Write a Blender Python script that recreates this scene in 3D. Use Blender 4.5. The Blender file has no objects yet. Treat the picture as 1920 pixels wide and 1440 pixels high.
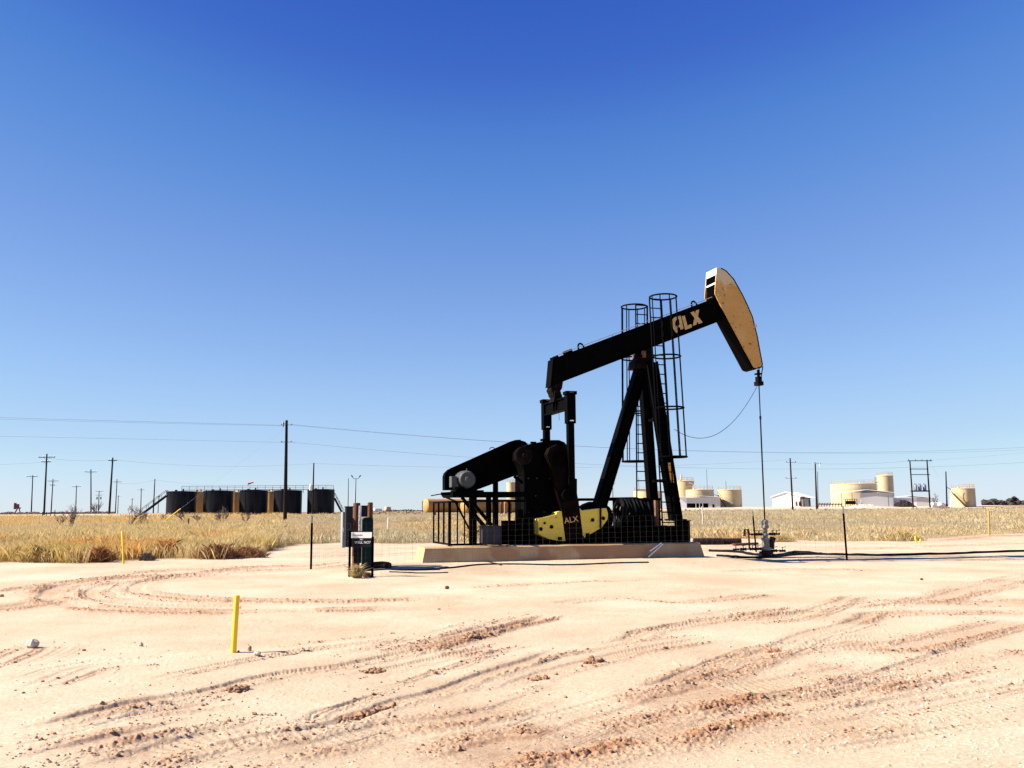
import bpy, math, random
import numpy as np
from mathutils import Vector, Matrix

SC = bpy.context.scene
random.seed(7)
RNG = np.random.default_rng(11)

# ------------------------------------------------------------------ camera
F = 1740.0
EYE = 1.6
PITCH = math.atan(237.5 / F)
ROLL = math.atan(13 / 1920)
_r0 = Vector((1, 0, 0)); _u0 = Vector((0, -math.sin(PITCH), math.cos(PITCH)))
FWD = Vector((0, math.cos(PITCH), math.sin(PITCH)))
RGT = math.cos(ROLL) * _r0 - math.sin(ROLL) * _u0
UPV = math.cos(ROLL) * _u0 + math.sin(ROLL) * _r0
CAM = Vector((0, 0, EYE))
cd = bpy.data.cameras.new('camera')
cd.sensor_width = 36.0
cd.lens = F / 1920 * 36.0
cd.clip_start = 0.1
cd.clip_end = 20000
cam = bpy.data.objects.new('camera', cd)
m = Matrix((RGT, UPV, -FWD)).transposed().to_4x4()
m.translation = CAM
cam.matrix_world = m
SC.collection.objects.link(cam)
SC.camera = cam

# ------------------------------------------------------------------ sky, sun, exposure
SUN_EL = math.radians(37)
SUN_DIR = Vector((-math.cos(SUN_EL), -0.03, math.sin(SUN_EL))).normalized()
world = bpy.data.worlds.new('World')
SC.world = world
world.use_nodes = True
nt = world.node_tree
nt.nodes.clear()
sky = nt.nodes.new('ShaderNodeTexSky')
sky.sky_type = 'NISHITA'
sky.sun_disc = False
sky.sun_elevation = SUN_EL
sky.sun_rotation = math.radians(-92)
sky.altitude = 900
sky.air_density = 1.0
sky.dust_density = 0.0
sky.ozone_density = 6.0
sky2 = nt.nodes.new('ShaderNodeTexSky')          # softens the left-to-right fall-off of the clear sky
for k in ('sky_type', 'sun_disc', 'sun_elevation', 'altitude', 'air_density', 'dust_density', 'ozone_density'):
    setattr(sky2, k, getattr(sky, k))
sky2.sun_rotation = math.radians(88)
smix = nt.nodes.new('ShaderNodeMix'); smix.data_type = 'RGBA'; smix.inputs[0].default_value = 0.45
nt.links.new(sky.outputs[0], smix.inputs[6]); nt.links.new(sky2.outputs[0], smix.inputs[7])
SKY_K = 0.14   # brings the sky to the curve's 0..1 range
def vscale(src, k):
    nd = nt.nodes.new('ShaderNodeVectorMath'); nd.operation = 'SCALE'; nd.inputs['Scale'].default_value = k
    nt.links.new(src, nd.inputs[0]); return nd.outputs[0]
cur = nt.nodes.new('ShaderNodeRGBCurve')           # clear dry-air sky as the phone camera saw it: deeper overhead
cur.mapping.use_clip = False
for ci, pts_ in enumerate(SKY_CURVES := (
        ((0, 0), (.080, .020), (.101, .042), (.124, .088), (.176, .195), (.330, .382), (.51, .515), (.67, .620), (.80, .69), (1.3, .76)),
        ((0, 0), (.160, .088), (.206, .134), (.250, .240), (.345, .368), (.580, .600), (.76, .705), (.87, .785), (1.3, .83)),
        ((0, 0), (.360, .480), (.436, .555), (.520, .665), (.660, .775), (.770, .850), (.90, .920), (1.0, .93), (1.4, .94)))):
    cv = cur.mapping.curves[ci]
    while len(cv.points) > 2: cv.points.remove(cv.points[1])
    cv.points[0].location = pts_[0]; cv.points[1].location = pts_[-1]
    for p_ in pts_[1:-1]: cv.points.new(*p_)
cur.mapping.update()
bg = nt.nodes.new('ShaderNodeBackground'); bg.inputs[1].default_value = 0.05
wo = nt.nodes.new('ShaderNodeOutputWorld')
nt.links.new(vscale(smix.outputs[2], SKY_K), cur.inputs['Color'])
nt.links.new(vscale(cur.outputs[0], 1/SKY_K), bg.inputs[0]); nt.links.new(bg.outputs[0], wo.inputs[0])
sl = bpy.data.lights.new('sun', 'SUN')
sl.energy = 4.9
sl.angle = math.radians(0.53)
sl.color = (1.0, 0.92, 0.79)
sun = bpy.data.objects.new('sun', sl)
sun.rotation_euler = (-SUN_DIR).to_track_quat('-Z', 'Y').to_euler()
sun.location = (-30, 0, 40)
SC.collection.objects.link(sun)
SC.view_settings.view_transform = 'Standard'
SC.view_settings.look = 'None'
SC.view_settings.gamma = 1.0
SC.view_settings.exposure = 1.485
SC.cycles.max_bounces = 6
SC.cycles.transparent_max_bounces = 4

# ------------------------------------------------------------------ picture point -> place
def ray(x, y):
    return FWD + RGT * ((x - 960) / F) - UPV * ((y - 720) / F)

def at(x, y, Y):
    d = ray(x, y)
    return CAM + d * (Y / d.y)

def sst(a, b, x):
    t = np.clip((np.asarray(x, float) - a) / (b - a), 0, 1)
    return t * t * (3 - 2 * t)

PHI = math.radians(17)
LU = Vector((math.cos(PHI), math.sin(PHI), 0))
LC = Vector((-math.sin(PHI), math.cos(PHI), 0))
_d = ray(1437, 1046)
WELL = CAM + _d * (-EYE / _d.z)

def G(x, y):
    """large forms of the terrain: flat yard, mound under the machine, gentle rise behind"""
    x = np.asarray(x, float); y = np.asarray(y, float)
    uu = (x - WELL.x) * LU.x + (y - WELL.y) * LU.y
    cc = (x - WELL.x) * LC.x + (y - WELL.y) * LC.y
    su = sst(-15, -12.4, uu) * (1 - sst(-3.2, -1.0, uu))
    s_c = sst(-4.6, -2.4, cc) * (1 - sst(2.4, 4.6, cc))
    z = 0.17 * su * s_c
    z = z + 1.2 * sst(44, 190, y) + 0.95 * sst(192, 236, y) * sst(10, 50, x) + 0.32 * sst(160, 196, y) * (1 - sst(-66, -50, x))
    return z

def gz(x, y):
    return float(G(x, y))

def gnd(px, py):
    d = ray(px, py)
    z = 0.0
    for _ in range(25):
        p = CAM + d * ((z - EYE) / d.z)
        z = 0.5 * z + 0.5 * gz(p.x, p.y)
    return Vector((p.x, p.y, z))

def base(px, Y):
    """ground point seen in picture column px at distance Y"""
    p = at(px, 957, Y)
    return Vector((p.x, Y, gz(p.x, Y)))

def M(px, py, c=0.0):
    """picture point on the machine's upright plane at cross offset c -> machine coordinates"""
    d = ray(px, py)
    k = ((WELL + LC * c - CAM).dot(LC)) / d.dot(LC)
    v = CAM + d * k - WELL
    return Vector((v.dot(LU), c, v.z))

# ------------------------------------------------------------------ mesh builder
class MB:
    def __init__(s):
        s.v = []; s.f = []; s.s = []
    def add(s, vs, fs, smooth=False):
        n = len(s.v)
        s.v += [tuple(v) for v in vs]
        s.f += [tuple(i + n for i in f) for f in fs]
        s.s += [smooth] * len(fs)
        return s
    def box(s, lo, hi):
        x0, y0, z0 = lo; x1, y1, z1 = hi
        return s.add([(x0,y0,z0),(x1,y0,z0),(x1,y1,z0),(x0,y1,z0),(x0,y0,z1),(x1,y0,z1),(x1,y1,z1),(x0,y1,z1)],
              [(0,3,2,1),(4,5,6,7),(0,1,5,4),(1,2,6,5),(2,3,7,6),(3,0,4,7)])
    def bar(s, p, q, w, h=None, side=None):
        p = Vector(p); q = Vector(q); h = w if h is None else h
        d = (q - p).normalized()
        a = Vector(side) if side is not None else (Vector((0, 1, 0)) if abs(d.y) < 0.9 else Vector((1, 0, 0)))
        a = (a - d * a.dot(d)).normalized(); b = d.cross(a)
        a = a * w / 2; b = b * h / 2
        vs = [p - a - b, p + a - b, p + a + b, p - a + b, q - a - b, q + a - b, q + a + b, q - a + b]
        return s.add(vs, [(0,3,2,1),(4,5,6,7),(0,1,5,4),(1,2,6,5),(2,3,7,6),(3,0,4,7)])
    def tube(s, pts, r, n=8, closed=False, caps=True):
        pts = [Vector(p) for p in pts]
        N = len(pts); rs = r if isinstance(r, (list, tuple)) else [r] * N
        vs = []; fs = []; a = None
        for i, p in enumerate(pts):
            if closed: d = pts[(i + 1) % N] - pts[i - 1]
            else: d = pts[min(i + 1, N - 1)] - pts[max(i - 1, 0)]
            d.normalize()
            if a is None: a = Vector((0, 0, 1)) if abs(d.z) < 0.9 else Vector((1, 0, 0))
            a = a - d * a.dot(d)
            if a.length < 1e-5: a = d.orthogonal()
            a.normalize(); b = d.cross(a)
            for k in range(n):
                t = 2 * math.pi * k / n
                vs.append(p + (a * math.cos(t) + b * math.sin(t)) * rs[i])
        R = N if closed else N - 1
        for i in range(R):
            j = (i + 1) % N
            for k in range(n):
                l = (k + 1) % n
                fs.append((i*n+k, i*n+l, j*n+l, j*n+k))
        s.add(vs, fs, n > 4)
        if caps and not closed:
            o = len(s.v) - N * n
            s.f.append(tuple(o + k for k in range(n))[::-1]); s.s.append(False)
            s.f.append(tuple(o + (N-1)*n + k for k in range(n))); s.s.append(False)
        return s
    def cyl(s, p, q, r0, r1=None, n=16):
        return s.tube([p, q], [r0, r0 if r1 is None else r1], n)
    def prism(s, pts, ext):
        pts = [Vector(p) for p in pts]; e = Vector(ext); n = len(pts)
        nrm = Vector((0, 0, 0))
        for i in range(n): nrm += pts[i].cross(pts[(i + 1) % n])
        if nrm.dot(e) > 0: pts = pts[::-1]
        fs = [tuple(range(n)), tuple(range(2*n-1, n-1, -1))]
        fs += [(i, n + i, n + (i+1) % n, (i+1) % n) for i in range(n)]
        return s.add(pts + [p + e for p in pts], fs)
    def lathe(s, prof, o=(0,0,0), ax=(0,0,1), n=24):
        o = Vector(o); ax = Vector(ax).normalized(); a = ax.orthogonal().normalized(); b = ax.cross(a)
        vs = []; fs = []
        for r, h in prof:
            for k in range(n):
                t = 2 * math.pi * k / n
                vs.append(o + ax * h + (a * math.cos(t) + b * math.sin(t)) * max(r, 1e-4))
        for i in range(len(prof) - 1):
            for k in range(n):
                l = (k + 1) % n
                fs.append((i*n+k, i*n+l, (i+1)*n+l, (i+1)*n+k))
        # hard edges: repeat rings by flat shading narrow bands
        s.add(vs, fs, True)
        o2 = len(s.v) - len(prof) * n
        s.f.append(tuple(o2 + k for k in range(n))[::-1]); s.s.append(False)
        s.f.append(tuple(o2 + (len(prof)-1)*n + k for k in range(n))); s.s.append(False)
        return s
    def build(s, name, mat, parent=None, loc=None, rz=0.0):
        me = bpy.data.meshes.new(name)
        me.from_pydata(s.v, [], s.f)
        me.polygons.foreach_set('use_smooth', s.s)
        me.materials.append(mat)
        if any(s.s):
            try: me.set_sharp_from_angle(angle=math.radians(38))
            except Exception: pass
        me.update()
        o = bpy.data.objects.new(name, me)
        SC.collection.objects.link(o)
        if parent is not None: o.parent = parent
        if loc is not None: o.location = loc
        o.rotation_euler.z = rz
        return o

def tag(o, label, cat, group=None, kind=None):
    if label: o['label'] = label
    if cat: o['category'] = cat
    if group: o['group'] = group
    if kind: o['kind'] = kind
    return o

def thing(name, label, cat, loc=(0,0,0), rz=0.0, group=None):
    o = bpy.data.objects.new(name, None)
    o.empty_display_size = 0.3
    SC.collection.objects.link(o)
    o.location = loc; o.rotation_euler.z = rz
    return tag(o, label, cat, group)

def copy_tree(o, parent=None):
    c = o.copy(); SC.collection.objects.link(c)
    c.parent = parent
    for ch in list(o.children): copy_tree(ch, c)
    return c

# ------------------------------------------------------------------ materials
def mat(name, col, rough=0.7, spec=0.3, metal=0.0, var=0.25, scale=3.0, col2=None, cut=(0.35, 0.7), bump=0.0, bscale=40.0, stretch=(1,1,1), coord='Object'):
    mt = bpy.data.materials.new(name); mt.use_nodes = True
    t = mt.node_tree; n = t.nodes; b = n['Principled BSDF']
    b.inputs['Roughness'].default_value = rough
    b.inputs['Metallic'].default_value = metal
    b.inputs['Specular IOR Level'].default_value = spec
    tc = n.new('ShaderNodeTexCoord'); mp_ = n.new('ShaderNodeMapping')
    mp_.inputs['Scale'].default_value = stretch
    t.links.new(tc.outputs[coord], mp_.inputs[0])
    nz = n.new('ShaderNodeTexNoise'); nz.inputs['Scale'].default_value = scale; nz.inputs['Detail'].default_value = 8
    nz.inputs['Roughness'].default_value = 0.65
    t.links.new(mp_.outputs[0], nz.inputs[0])
    cr = n.new('ShaderNodeValToRGB')
    cr.color_ramp.elements[0].position = cut[0]; cr.color_ramp.elements[1].position = cut[1]
    c2 = col2 if col2 is not None else tuple(min(1, k * (1 + var)) for k in col)
    c1 = col if col2 is not None else tuple(k * (1 - var) for k in col)
    cr.color_ramp.elements[0].color = (*c1, 1); cr.color_ramp.elements[1].color = (*c2, 1)
    t.links.new(nz.outputs[0], cr.inputs[0]); t.links.new(cr.outputs[0], b.inputs['Base Color'])
    if bump:
        nb = n.new('ShaderNodeTexNoise'); nb.inputs['Scale'].default_value = bscale; nb.inputs['Detail'].default_value = 6
        t.links.new(tc.outputs[coord], nb.inputs[0])
        bp = n.new('ShaderNodeBump'); bp.inputs['Strength'].default_value = bump; bp.inputs['Distance'].default_value = 0.02
        t.links.new(nb.outputs[0], bp.inputs['Height']); t.links.new(bp.outputs[0], b.inputs['Normal'])
    return mt

MAT = dict(
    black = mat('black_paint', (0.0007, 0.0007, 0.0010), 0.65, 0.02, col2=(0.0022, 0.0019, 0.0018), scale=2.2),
    grease = mat('oily_steel', (0.003, 0.0025, 0.0025), 0.6, 0.03, col2=(0.022, 0.011, 0.007), scale=5, cut=(0.45, 0.75)),
    rust = mat('rusty_steel', (0.10, 0.045, 0.025), 0.85, 0.2, col2=(0.22, 0.11, 0.06), scale=7),
    gold = mat('gold_paint', (0.56, 0.285, 0.07), 0.6, 0.15, col2=(0.60, 0.34, 0.11), scale=1.6, bump=0.1),
    yellow = mat('yellow_paint', (0.66, 0.50, 0.055), 0.5, 0.2, col2=(0.56, 0.44, 0.08), scale=4),
    stake = mat('yellow_plastic', (0.95, 0.58, 0.03), 0.5, 0.3, var=0.08),
    letter = mat('tan_letter_paint', (0.62, 0.40, 0.15), 0.6, 0.2, col2=(0.50, 0.30, 0.11), scale=9),
    concrete = mat('weathered_concrete', (0.38, 0.235, 0.115), 0.9, 0.06, col2=(0.47, 0.345, 0.205), scale=1.8, bump=0.4, bscale=25),
    motor = mat('grey_motor_paint', (0.065, 0.069, 0.068), 0.6, 0.15, var=0.15),
    grey = mat('grey_steel', (0.034, 0.034, 0.04), 0.6, 0.1, var=0.2),
    galv = mat('galvanised_wire', (0.085, 0.08, 0.07), 0.7, 0.05, metal=0.0, var=0.1),
    wood = mat('creosote_wood', (0.014, 0.009, 0.008), 0.9, 0.05, col2=(0.035, 0.022, 0.017), scale=6, stretch=(1,1,0.08)),
    postwood = mat('brown_wood', (0.10, 0.045, 0.022), 0.9, 0.08, col2=(0.20, 0.10, 0.055), scale=7, stretch=(1,1,0.1)),
    wire = mat('line_wire', (0.19, 0.24, 0.32), 0.5, 0.3, var=0.1),
    boxgrey = mat('blue_grey_enclosure', (0.016, 0.017, 0.026), 0.6, 0.08, var=0.12),
    boxlight = mat('light_grey_enclosure', (0.24, 0.25, 0.25), 0.5, 0.35, var=0.1),
    boxdark = mat('charcoal_enclosure', (0.008, 0.008, 0.011), 0.6, 0.1, var=0.2),
    green = mat('green_cabinet_paint', (0.002, 0.015, 0.015), 0.55, 0.08, var=0.2),
    white = mat('white_paint', (0.78, 0.78, 0.76), 0.6, 0.3, var=0.04),
    whitemetal = mat('white_sheet_metal', (0.80, 0.80, 0.79), 0.5, 0.4, var=0.03),
    shedgrey = mat('grey_sheet_metal', (0.52, 0.51, 0.50), 0.55, 0.3, var=0.06, stretch=(6,6,0.2)),
    tan = mat('cream_tank_paint', (0.47, 0.36, 0.205), 0.6, 0.2, col2=(0.53, 0.425, 0.26), scale=0.6),
    ochre = mat('tan_tank_paint', (0.43, 0.25, 0.085), 0.6, 0.15, col2=(0.36, 0.19, 0.06), scale=0.8),
    tankblack = mat('black_fibreglass', (0.0018, 0.002, 0.003), 0.45, 0.08, col2=(0.018, 0.020, 0.028), scale=1.2, stretch=(1,1,0.15)),  # bluish sheen painted into the colour as paler vertical streaks
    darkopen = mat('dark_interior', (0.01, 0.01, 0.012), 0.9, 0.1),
    poly = mat('black_poly_pipe', (0.003, 0.003, 0.0035), 0.55, 0.06, var=0.2),
    steelpipe = mat('dark_pipe', (0.006, 0.004, 0.004), 0.6, 0.12, col2=(0.03, 0.016, 0.013), scale=5),
    silver = mat('weathered_steel', (0.30, 0.28, 0.26), 0.55, 0.3, metal=0.1, col2=(0.09, 0.075, 0.07), scale=14),
    red = mat('red_paint', (0.55, 0.06, 0.04), 0.6, 0.3, var=0.15),
    sealred = mat('dull_red_seal', (0.28, 0.055, 0.03), 0.7, 0.1, var=0.2),
    crankbrown = mat('oily_brown_paint', (0.0022, 0.0011, 0.0010), 0.6, 0.03, col2=(0.010, 0.0045, 0.0035), scale=3.5, cut=(0.4, 0.7)),
    orangesign = mat('orange_sign', (0.75, 0.33, 0.03), 0.5, 0.3, var=0.1),
    stone = mat('pale_caliche', (0.50, 0.38, 0.29), 0.95, 0.1, col2=(0.62, 0.52, 0.42), scale=9, bump=0.5),
    clod = mat('red_dirt_clod', (0.20, 0.095, 0.053), 0.95, 0.03, col2=(0.40, 0.26, 0.165), scale=25, coord='Object'),
    bark = mat('bare_twigs', (0.10, 0.07, 0.06), 0.9, 0.1, col2=(0.20, 0.15, 0.13), scale=6),
    scrub = mat('far_scrub', (0.034, 0.032, 0.028), 0.95, 0.05, col2=(0.075, 0.066, 0.052), scale=0.7),
    transformer = mat('blue_grey_transformer', (0.12, 0.16, 0.26), 0.5, 0.4, var=0.15),
    insulator = mat('glazed_insulator', (0.10, 0.09, 0.09), 0.3, 0.5, var=0.1),
)

# rust freckles and a faded patch on the horse head paint
def add_specks(mt, col, scale, thr, fade=None):
    t = mt.node_tree; n = t.nodes; b = n['Principled BSDF']
    src = b.inputs['Base Color'].links[0].from_socket
    tc = [k for k in n if k.type == 'TEX_COORD'][0]
    vz = n.new('ShaderNodeTexNoise'); vz.inputs['Scale'].default_value = scale; vz.inputs['Detail'].default_value = 3
    t.links.new(tc.outputs['Object'], vz.inputs[0])
    rp = n.new('ShaderNodeValToRGB'); rp.color_ramp.elements[0].position = thr; rp.color_ramp.elements[1].position = thr + 0.04
    t.links.new(vz.outputs[0], rp.inputs[0])
    mx = n.new('ShaderNodeMix'); mx.data_type = 'RGBA'
    t.links.new(rp.outputs[0], mx.inputs[0]); t.links.new(src, mx.inputs[6]); mx.inputs[7].default_value = (*col, 1)
    t.links.new(mx.outputs[2], b.inputs['Base Color'])
add_specks(MAT['gold'], (0.24, 0.07, 0.03), 6.0, 0.635)
add_specks(MAT['gold'], (0.20, 0.06, 0.03), 17.0, 0.665)
add_specks(MAT['concrete'], (0.34, 0.20, 0.105), 0.7, 0.54)
add_specks(MAT['yellow'], (0.12, 0.08, 0.03), 9.0, 0.66)

def fade_top(mt, col, z0, z1):
    '''sun bleached paint towards the top edge, broken up by noise'''
    t = mt.node_tree; n = t.nodes; b = n['Principled BSDF']
    src = b.inputs['Base Color'].links[0].from_socket
    tc = [k for k in n if k.type == 'TEX_COORD'][0]
    sx = n.new('ShaderNodeSeparateXYZ'); t.links.new(tc.outputs['Object'], sx.inputs[0])
    mr = n.new('ShaderNodeMapRange'); mr.inputs[1].default_value = z0; mr.inputs[2].default_value = z1
    t.links.new(sx.outputs[2], mr.inputs[0])
    nz = n.new('ShaderNodeTexNoise'); nz.inputs['Scale'].default_value = 3.2; nz.inputs['Detail'].default_value = 5
    t.links.new(tc.outputs['Object'], nz.inputs[0])
    ad = n.new('ShaderNodeMath'); ad.operation = 'MULTIPLY_ADD'; t.links.new(mr.outputs[0], ad.inputs[0]); ad.inputs[1].default_value = 0.55; t.links.new(nz.outputs[0], ad.inputs[2])
    rp = n.new('ShaderNodeValToRGB'); rp.color_ramp.elements[0].position = 0.66; rp.color_ramp.elements[1].position = 0.86
    t.links.new(ad.outputs[0], rp.inputs[0])
    mx = n.new('ShaderNodeMix'); mx.data_type = 'RGBA'
    t.links.new(rp.outputs[0], mx.inputs[0]); t.links.new(src, mx.inputs[6]); mx.inputs[7].default_value = (*col, 1)
    t.links.new(mx.outputs[2], b.inputs['Base Color'])
fade_top(MAT['gold'], (0.62, 0.47, 0.27), 8.7, 9.6)

def attr_mat(name, attr, rough=0.95, transl=0.0):
    mt = bpy.data.materials.new(name); mt.use_nodes = True
    t = mt.node_tree; n = t.nodes; b = n['Principled BSDF']
    b.inputs['Roughness'].default_value = rough; b.inputs['Specular IOR Level'].default_value = 0.1
    a = n.new('ShaderNodeAttribute'); a.attribute_name = attr
    t.links.new(a.outputs['Color'], b.inputs['Base Color'])
    if transl:
        tr = n.new('ShaderNodeBsdfTranslucent'); mx = n.new('ShaderNodeMixShader'); mx.inputs[0].default_value = transl
        t.links.new(a.outputs['Color'], tr.inputs[0])
        t.links.new(b.outputs[0], mx.inputs[1]); t.links.new(tr.outputs[0], mx.inputs[2])
        t.links.new(mx.outputs[0], n['Material Output'].inputs[0])
    return mt
MAT['grass'] = attr_mat('dry_grass_blade', 'tint', transl=0.3)

# ------------------------------------------------------------------ fast mesh from arrays
def np_mesh(name, verts, faces, material, smooth=False, tint=None, floats=None):
    me = bpy.data.meshes.new(name)
    nv = len(verts); nf = len(faces); k = faces.shape[1]
    me.vertices.add(nv); me.vertices.foreach_set('co', np.ascontiguousarray(verts, np.float32).ravel())
    me.loops.add(nf * k); me.loops.foreach_set('vertex_index', np.ascontiguousarray(faces, np.int32).ravel())
    me.polygons.add(nf)
    me.polygons.foreach_set('loop_start', np.arange(0, nf * k, k, dtype=np.int32))
    me.polygons.foreach_set('loop_total', np.full(nf, k, np.int32))
    me.polygons.foreach_set('use_smooth', np.full(nf, smooth, bool))
    if tint is not None:
        a = me.color_attributes.new('tint', 'FLOAT_COLOR', 'POINT')
        c4 = np.ones((nv, 4), np.float32); c4[:, :3] = tint
        a.data.foreach_set('color', c4.ravel())
    for kk, vv in (floats or {}).items():
        a = me.attributes.new(kk, 'FLOAT', 'POINT'); a.data.foreach_set('value', np.ascontiguousarray(vv, np.float32))
    me.materials.append(material)
    me.update(calc_edges=True)
    o = bpy.data.objects.new(name, me); SC.collection.objects.link(o)
    return o

def hash2(i, j, seed):
    h = (i.astype(np.int64) * 374761393 + j.astype(np.int64) * 668265263 + seed * 974711) & 0xffffffff
    h = ((h ^ (h >> 13)) * 1274126177) & 0xffffffff
    h = (h ^ (h >> 16)) & 0xffffffff
    return h.astype(np.float64) / 0xffffffff

def vnoise(x, y, seed=0):
    i = np.floor(x); j = np.floor(y); fx = x - i; fy = y - j
    fx = fx*fx*(3-2*fx); fy = fy*fy*(3-2*fy)
    a = hash2(i, j, seed); b = hash2(i+1, j, seed); c = hash2(i, j+1, seed); d = hash2(i+1, j+1, seed)
    return (a*(1-fx)+b*fx)*(1-fy) + (c*(1-fx)+d*fx)*fy

def fbm(x, y, seed=0, o=4):
    s = 0; a = 0.5; t = 0
    for k in range(o):
        s = s + a * vnoise(x * 2**k + 17.3*k, y * 2**k - 9.1*k, seed + k); t += a; a *= 0.55
    return s / t

# ------------------------------------------------------------------ ground with wheel ruts
RUTS = [  # picture points along the track, half width m, depth, ridge, red soil, clods per metre
 ([(0,1377),(100,1357),(200,1332),(290,1314),(370,1301),(440,1285),(500,1268),(570,1256),(640,1247),(720,1231),(770,1222),(830,1208),(860,1198),(910,1187),(980,1171),(1040,1155)], .10,.035,.055,1.0,70),
 ([(190,1362),(250,1345),(300,1336),(380,1325),(450,1312)], .08,.045,.03,.8,10),
 ([(0,1262),(60,1245),(110,1222),(140,1205)], .06,.01,.015,.3,4),
 ([(240,1288),(330,1264),(430,1243),(500,1229),(560,1219),(640,1210),(700,1203),(780,1192)], .06,.015,.028,.5,22),
 ([(0,1437),(70,1420),(140,1402),(220,1383),(260,1376),(330,1362),(420,1345)], .12,.03,.05,.9,75),
 ([(120,1460),(190,1442),(260,1423),(330,1400),(400,1381),(460,1370),(550,1346)], .16,.03,.06,1.0,120),
 ([(230,1452),(280,1438),(380,1407),(450,1393),(560,1373),(640,1356),(660,1345),(700,1332),(760,1310),(830,1292),(900,1266),(980,1242),(1060,1215)], .09,.03,.05,.8,45),
 ([(380,1440),(480,1420),(560,1404),(640,1388),(720,1362),(800,1352),(860,1346),(930,1331),(990,1309),(1060,1290)], .13,.02,.035,.7,60),
 ([(640,1273),(710,1257),(780,1242),(830,1232),(900,1220),(960,1207)], .10,.025,.04,.8,55),
 ([(660,1238),(740,1222),(800,1207),(860,1190),(950,1168)], .09,.02,.04,.7,50),
 ([(760,1460),(820,1440),(880,1421),(960,1396),(1040,1390),(1120,1361),(1200,1338),(1280,1312),(1360,1293),(1440,1284),(1580,1262),(1680,1245)], .22,.015,.045,.95,190),
 ([(900,1440),(1010,1418),(1100,1405),(1190,1378),(1280,1352),(1390,1328),(1480,1312),(1590,1287),(1700,1257),(1790,1228),(1860,1212)], .20,.02,.045,.95,190),
 ([(930,1300),(1000,1268),(1030,1258),(1110,1238),(1180,1222),(1260,1208),(1350,1195)], .12,.02,.04,.9,70),
 ([(1130,1212),(1180,1198),(1210,1184),(1250,1176),(1330,1163),(1400,1155),(1500,1142)], .12,.025,.045,.9,75),
 ([(1180,1300),(1280,1268),(1340,1240),(1380,1229),(1440,1220),(1510,1190),(1560,1178),(1620,1160),(1640,1150),(1760,1148),(1920,1146)], .10,.02,.04,.8,50),
 ([(1230,1290),(1340,1262),(1440,1222),(1500,1212),(1580,1200),(1680,1185)], .14,.012,.03,.6,60),
 ([(1530,1225),(1640,1212),(1680,1215),(1750,1200),(1830,1182),(1920,1160)], .16,.015,.035,.7,80),
 ([(1285,1158),(1340,1150),(1400,1141),(1440,1135)], .12,.015,.03,.6,45),
 ([(1390,1168),(1480,1157),(1560,1132),(1610,1115)], .10,.012,.03,.6,40),
 ([(1640,1133),(1740,1126),(1820,1105),(1920,1085),(2000,1070)], .18,.015,.03,.6,60),
 ([(1600,1145),(1720,1128),(1800,1130),(1920,1128),(2020,1126)], .16,.015,.03,.6,60),
 ([(1020,1138),(1100,1124),(1180,1118),(1280,1128),(1360,1122),(1440,1112)], .12,.012,.02,.45,25),
 ([(1480,1350),(1600,1330),(1720,1305),(1840,1285),(1960,1262)], .08,.008,.02,.3,25),
 ([(1300,1390),(1500,1372),(1700,1344),(1840,1325),(1990,1300)], .14,.008,.02,.4,35),
 # the loop of tracks on the left
 ([(0,1112),(70,1098),(160,1088),(230,1080),(290,1072),(400,1066),(480,1061),(570,1060),(680,1052)], .16,.03,.045,.75,35),
 ([(700,1058),(560,1067),(470,1072),(390,1076),(300,1086),(262,1096),(254,1106),(275,1114),(340,1121),(480,1126),(640,1127),(760,1123),(930,1121)], .16,.03,.05,.7,45),
 ([(640,1056),(500,1063),(400,1072),(300,1080),(200,1088),(130,1096),(95,1110),(98,1125),(150,1137),(220,1143),(340,1146),(480,1146),(640,1143),(760,1141),(860,1140)], .18,.03,.045,.8,45),
 ([(560,1070),(420,1077),(330,1083),(250,1090),(190,1100),(170,1112),(190,1124),(270,1132),(400,1135),(520,1136)], .13,.02,.03,.6,30),
 ([(-60,1150),(0,1142),(60,1132),(110,1120)], .2,.02,.03,.7,25),
 ([(0,1300),(60,1285),(130,1258),(200,1245),(310,1237)], .05,.008,.012,.2,5),
 # long tracks running off along the yard, a reddish bank by the grass
 ([(1700,1016),(1760,1011),(1830,1006),(1920,1003),(2050,998)], .5,.0,.06,.8,14),
 ([(870,1100),(960,1096),(1100,1090),(1250,1086)], .1,.008,.012,.25,8),
 ([(1330,1072),(1480,1066),(1640,1068)], .12,.01,.015,.35,10),
 ([(560,1045),(700,1040),(800,1036)], .14,.012,.02,.5,8),
 ([(1560,1030),(1700,1026),(1920,1018)], .2,.015,.02,.4,8),
]
RUT_W = []
_rr = random.Random(5)
FINE = []
for k, (pts, w, dep, rid, red, cl) in enumerate(list(RUTS)):
    P = np.array([[*gnd(x, y).xy] for x, y in pts])
    d_ = np.gradient(P, axis=0); nn_ = np.stack([-d_[:, 1], d_[:, 0]], 1) / np.linalg.norm(d_, axis=1)[:, None]
    for _ in range(3 if k < 24 else 2):
        off = _rr.choice((-1, 1)) * _rr.uniform(0.10, 0.55)
        i0 = _rr.randint(0, max(0, len(P) - 4)); i1 = min(len(P), i0 + _rr.randint(4, 8))
        Q = P[i0:i1] + nn_[i0:i1] * (off + 0.05*np.array([_rr.uniform(-1, 1) for _ in range(i1 - i0)])[:, None])
        FINE.append((Q, _rr.uniform(.022, .045), _rr.uniform(.006, .014), _rr.uniform(.008, .020), _rr.uniform(.25, .6), 10))
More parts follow.
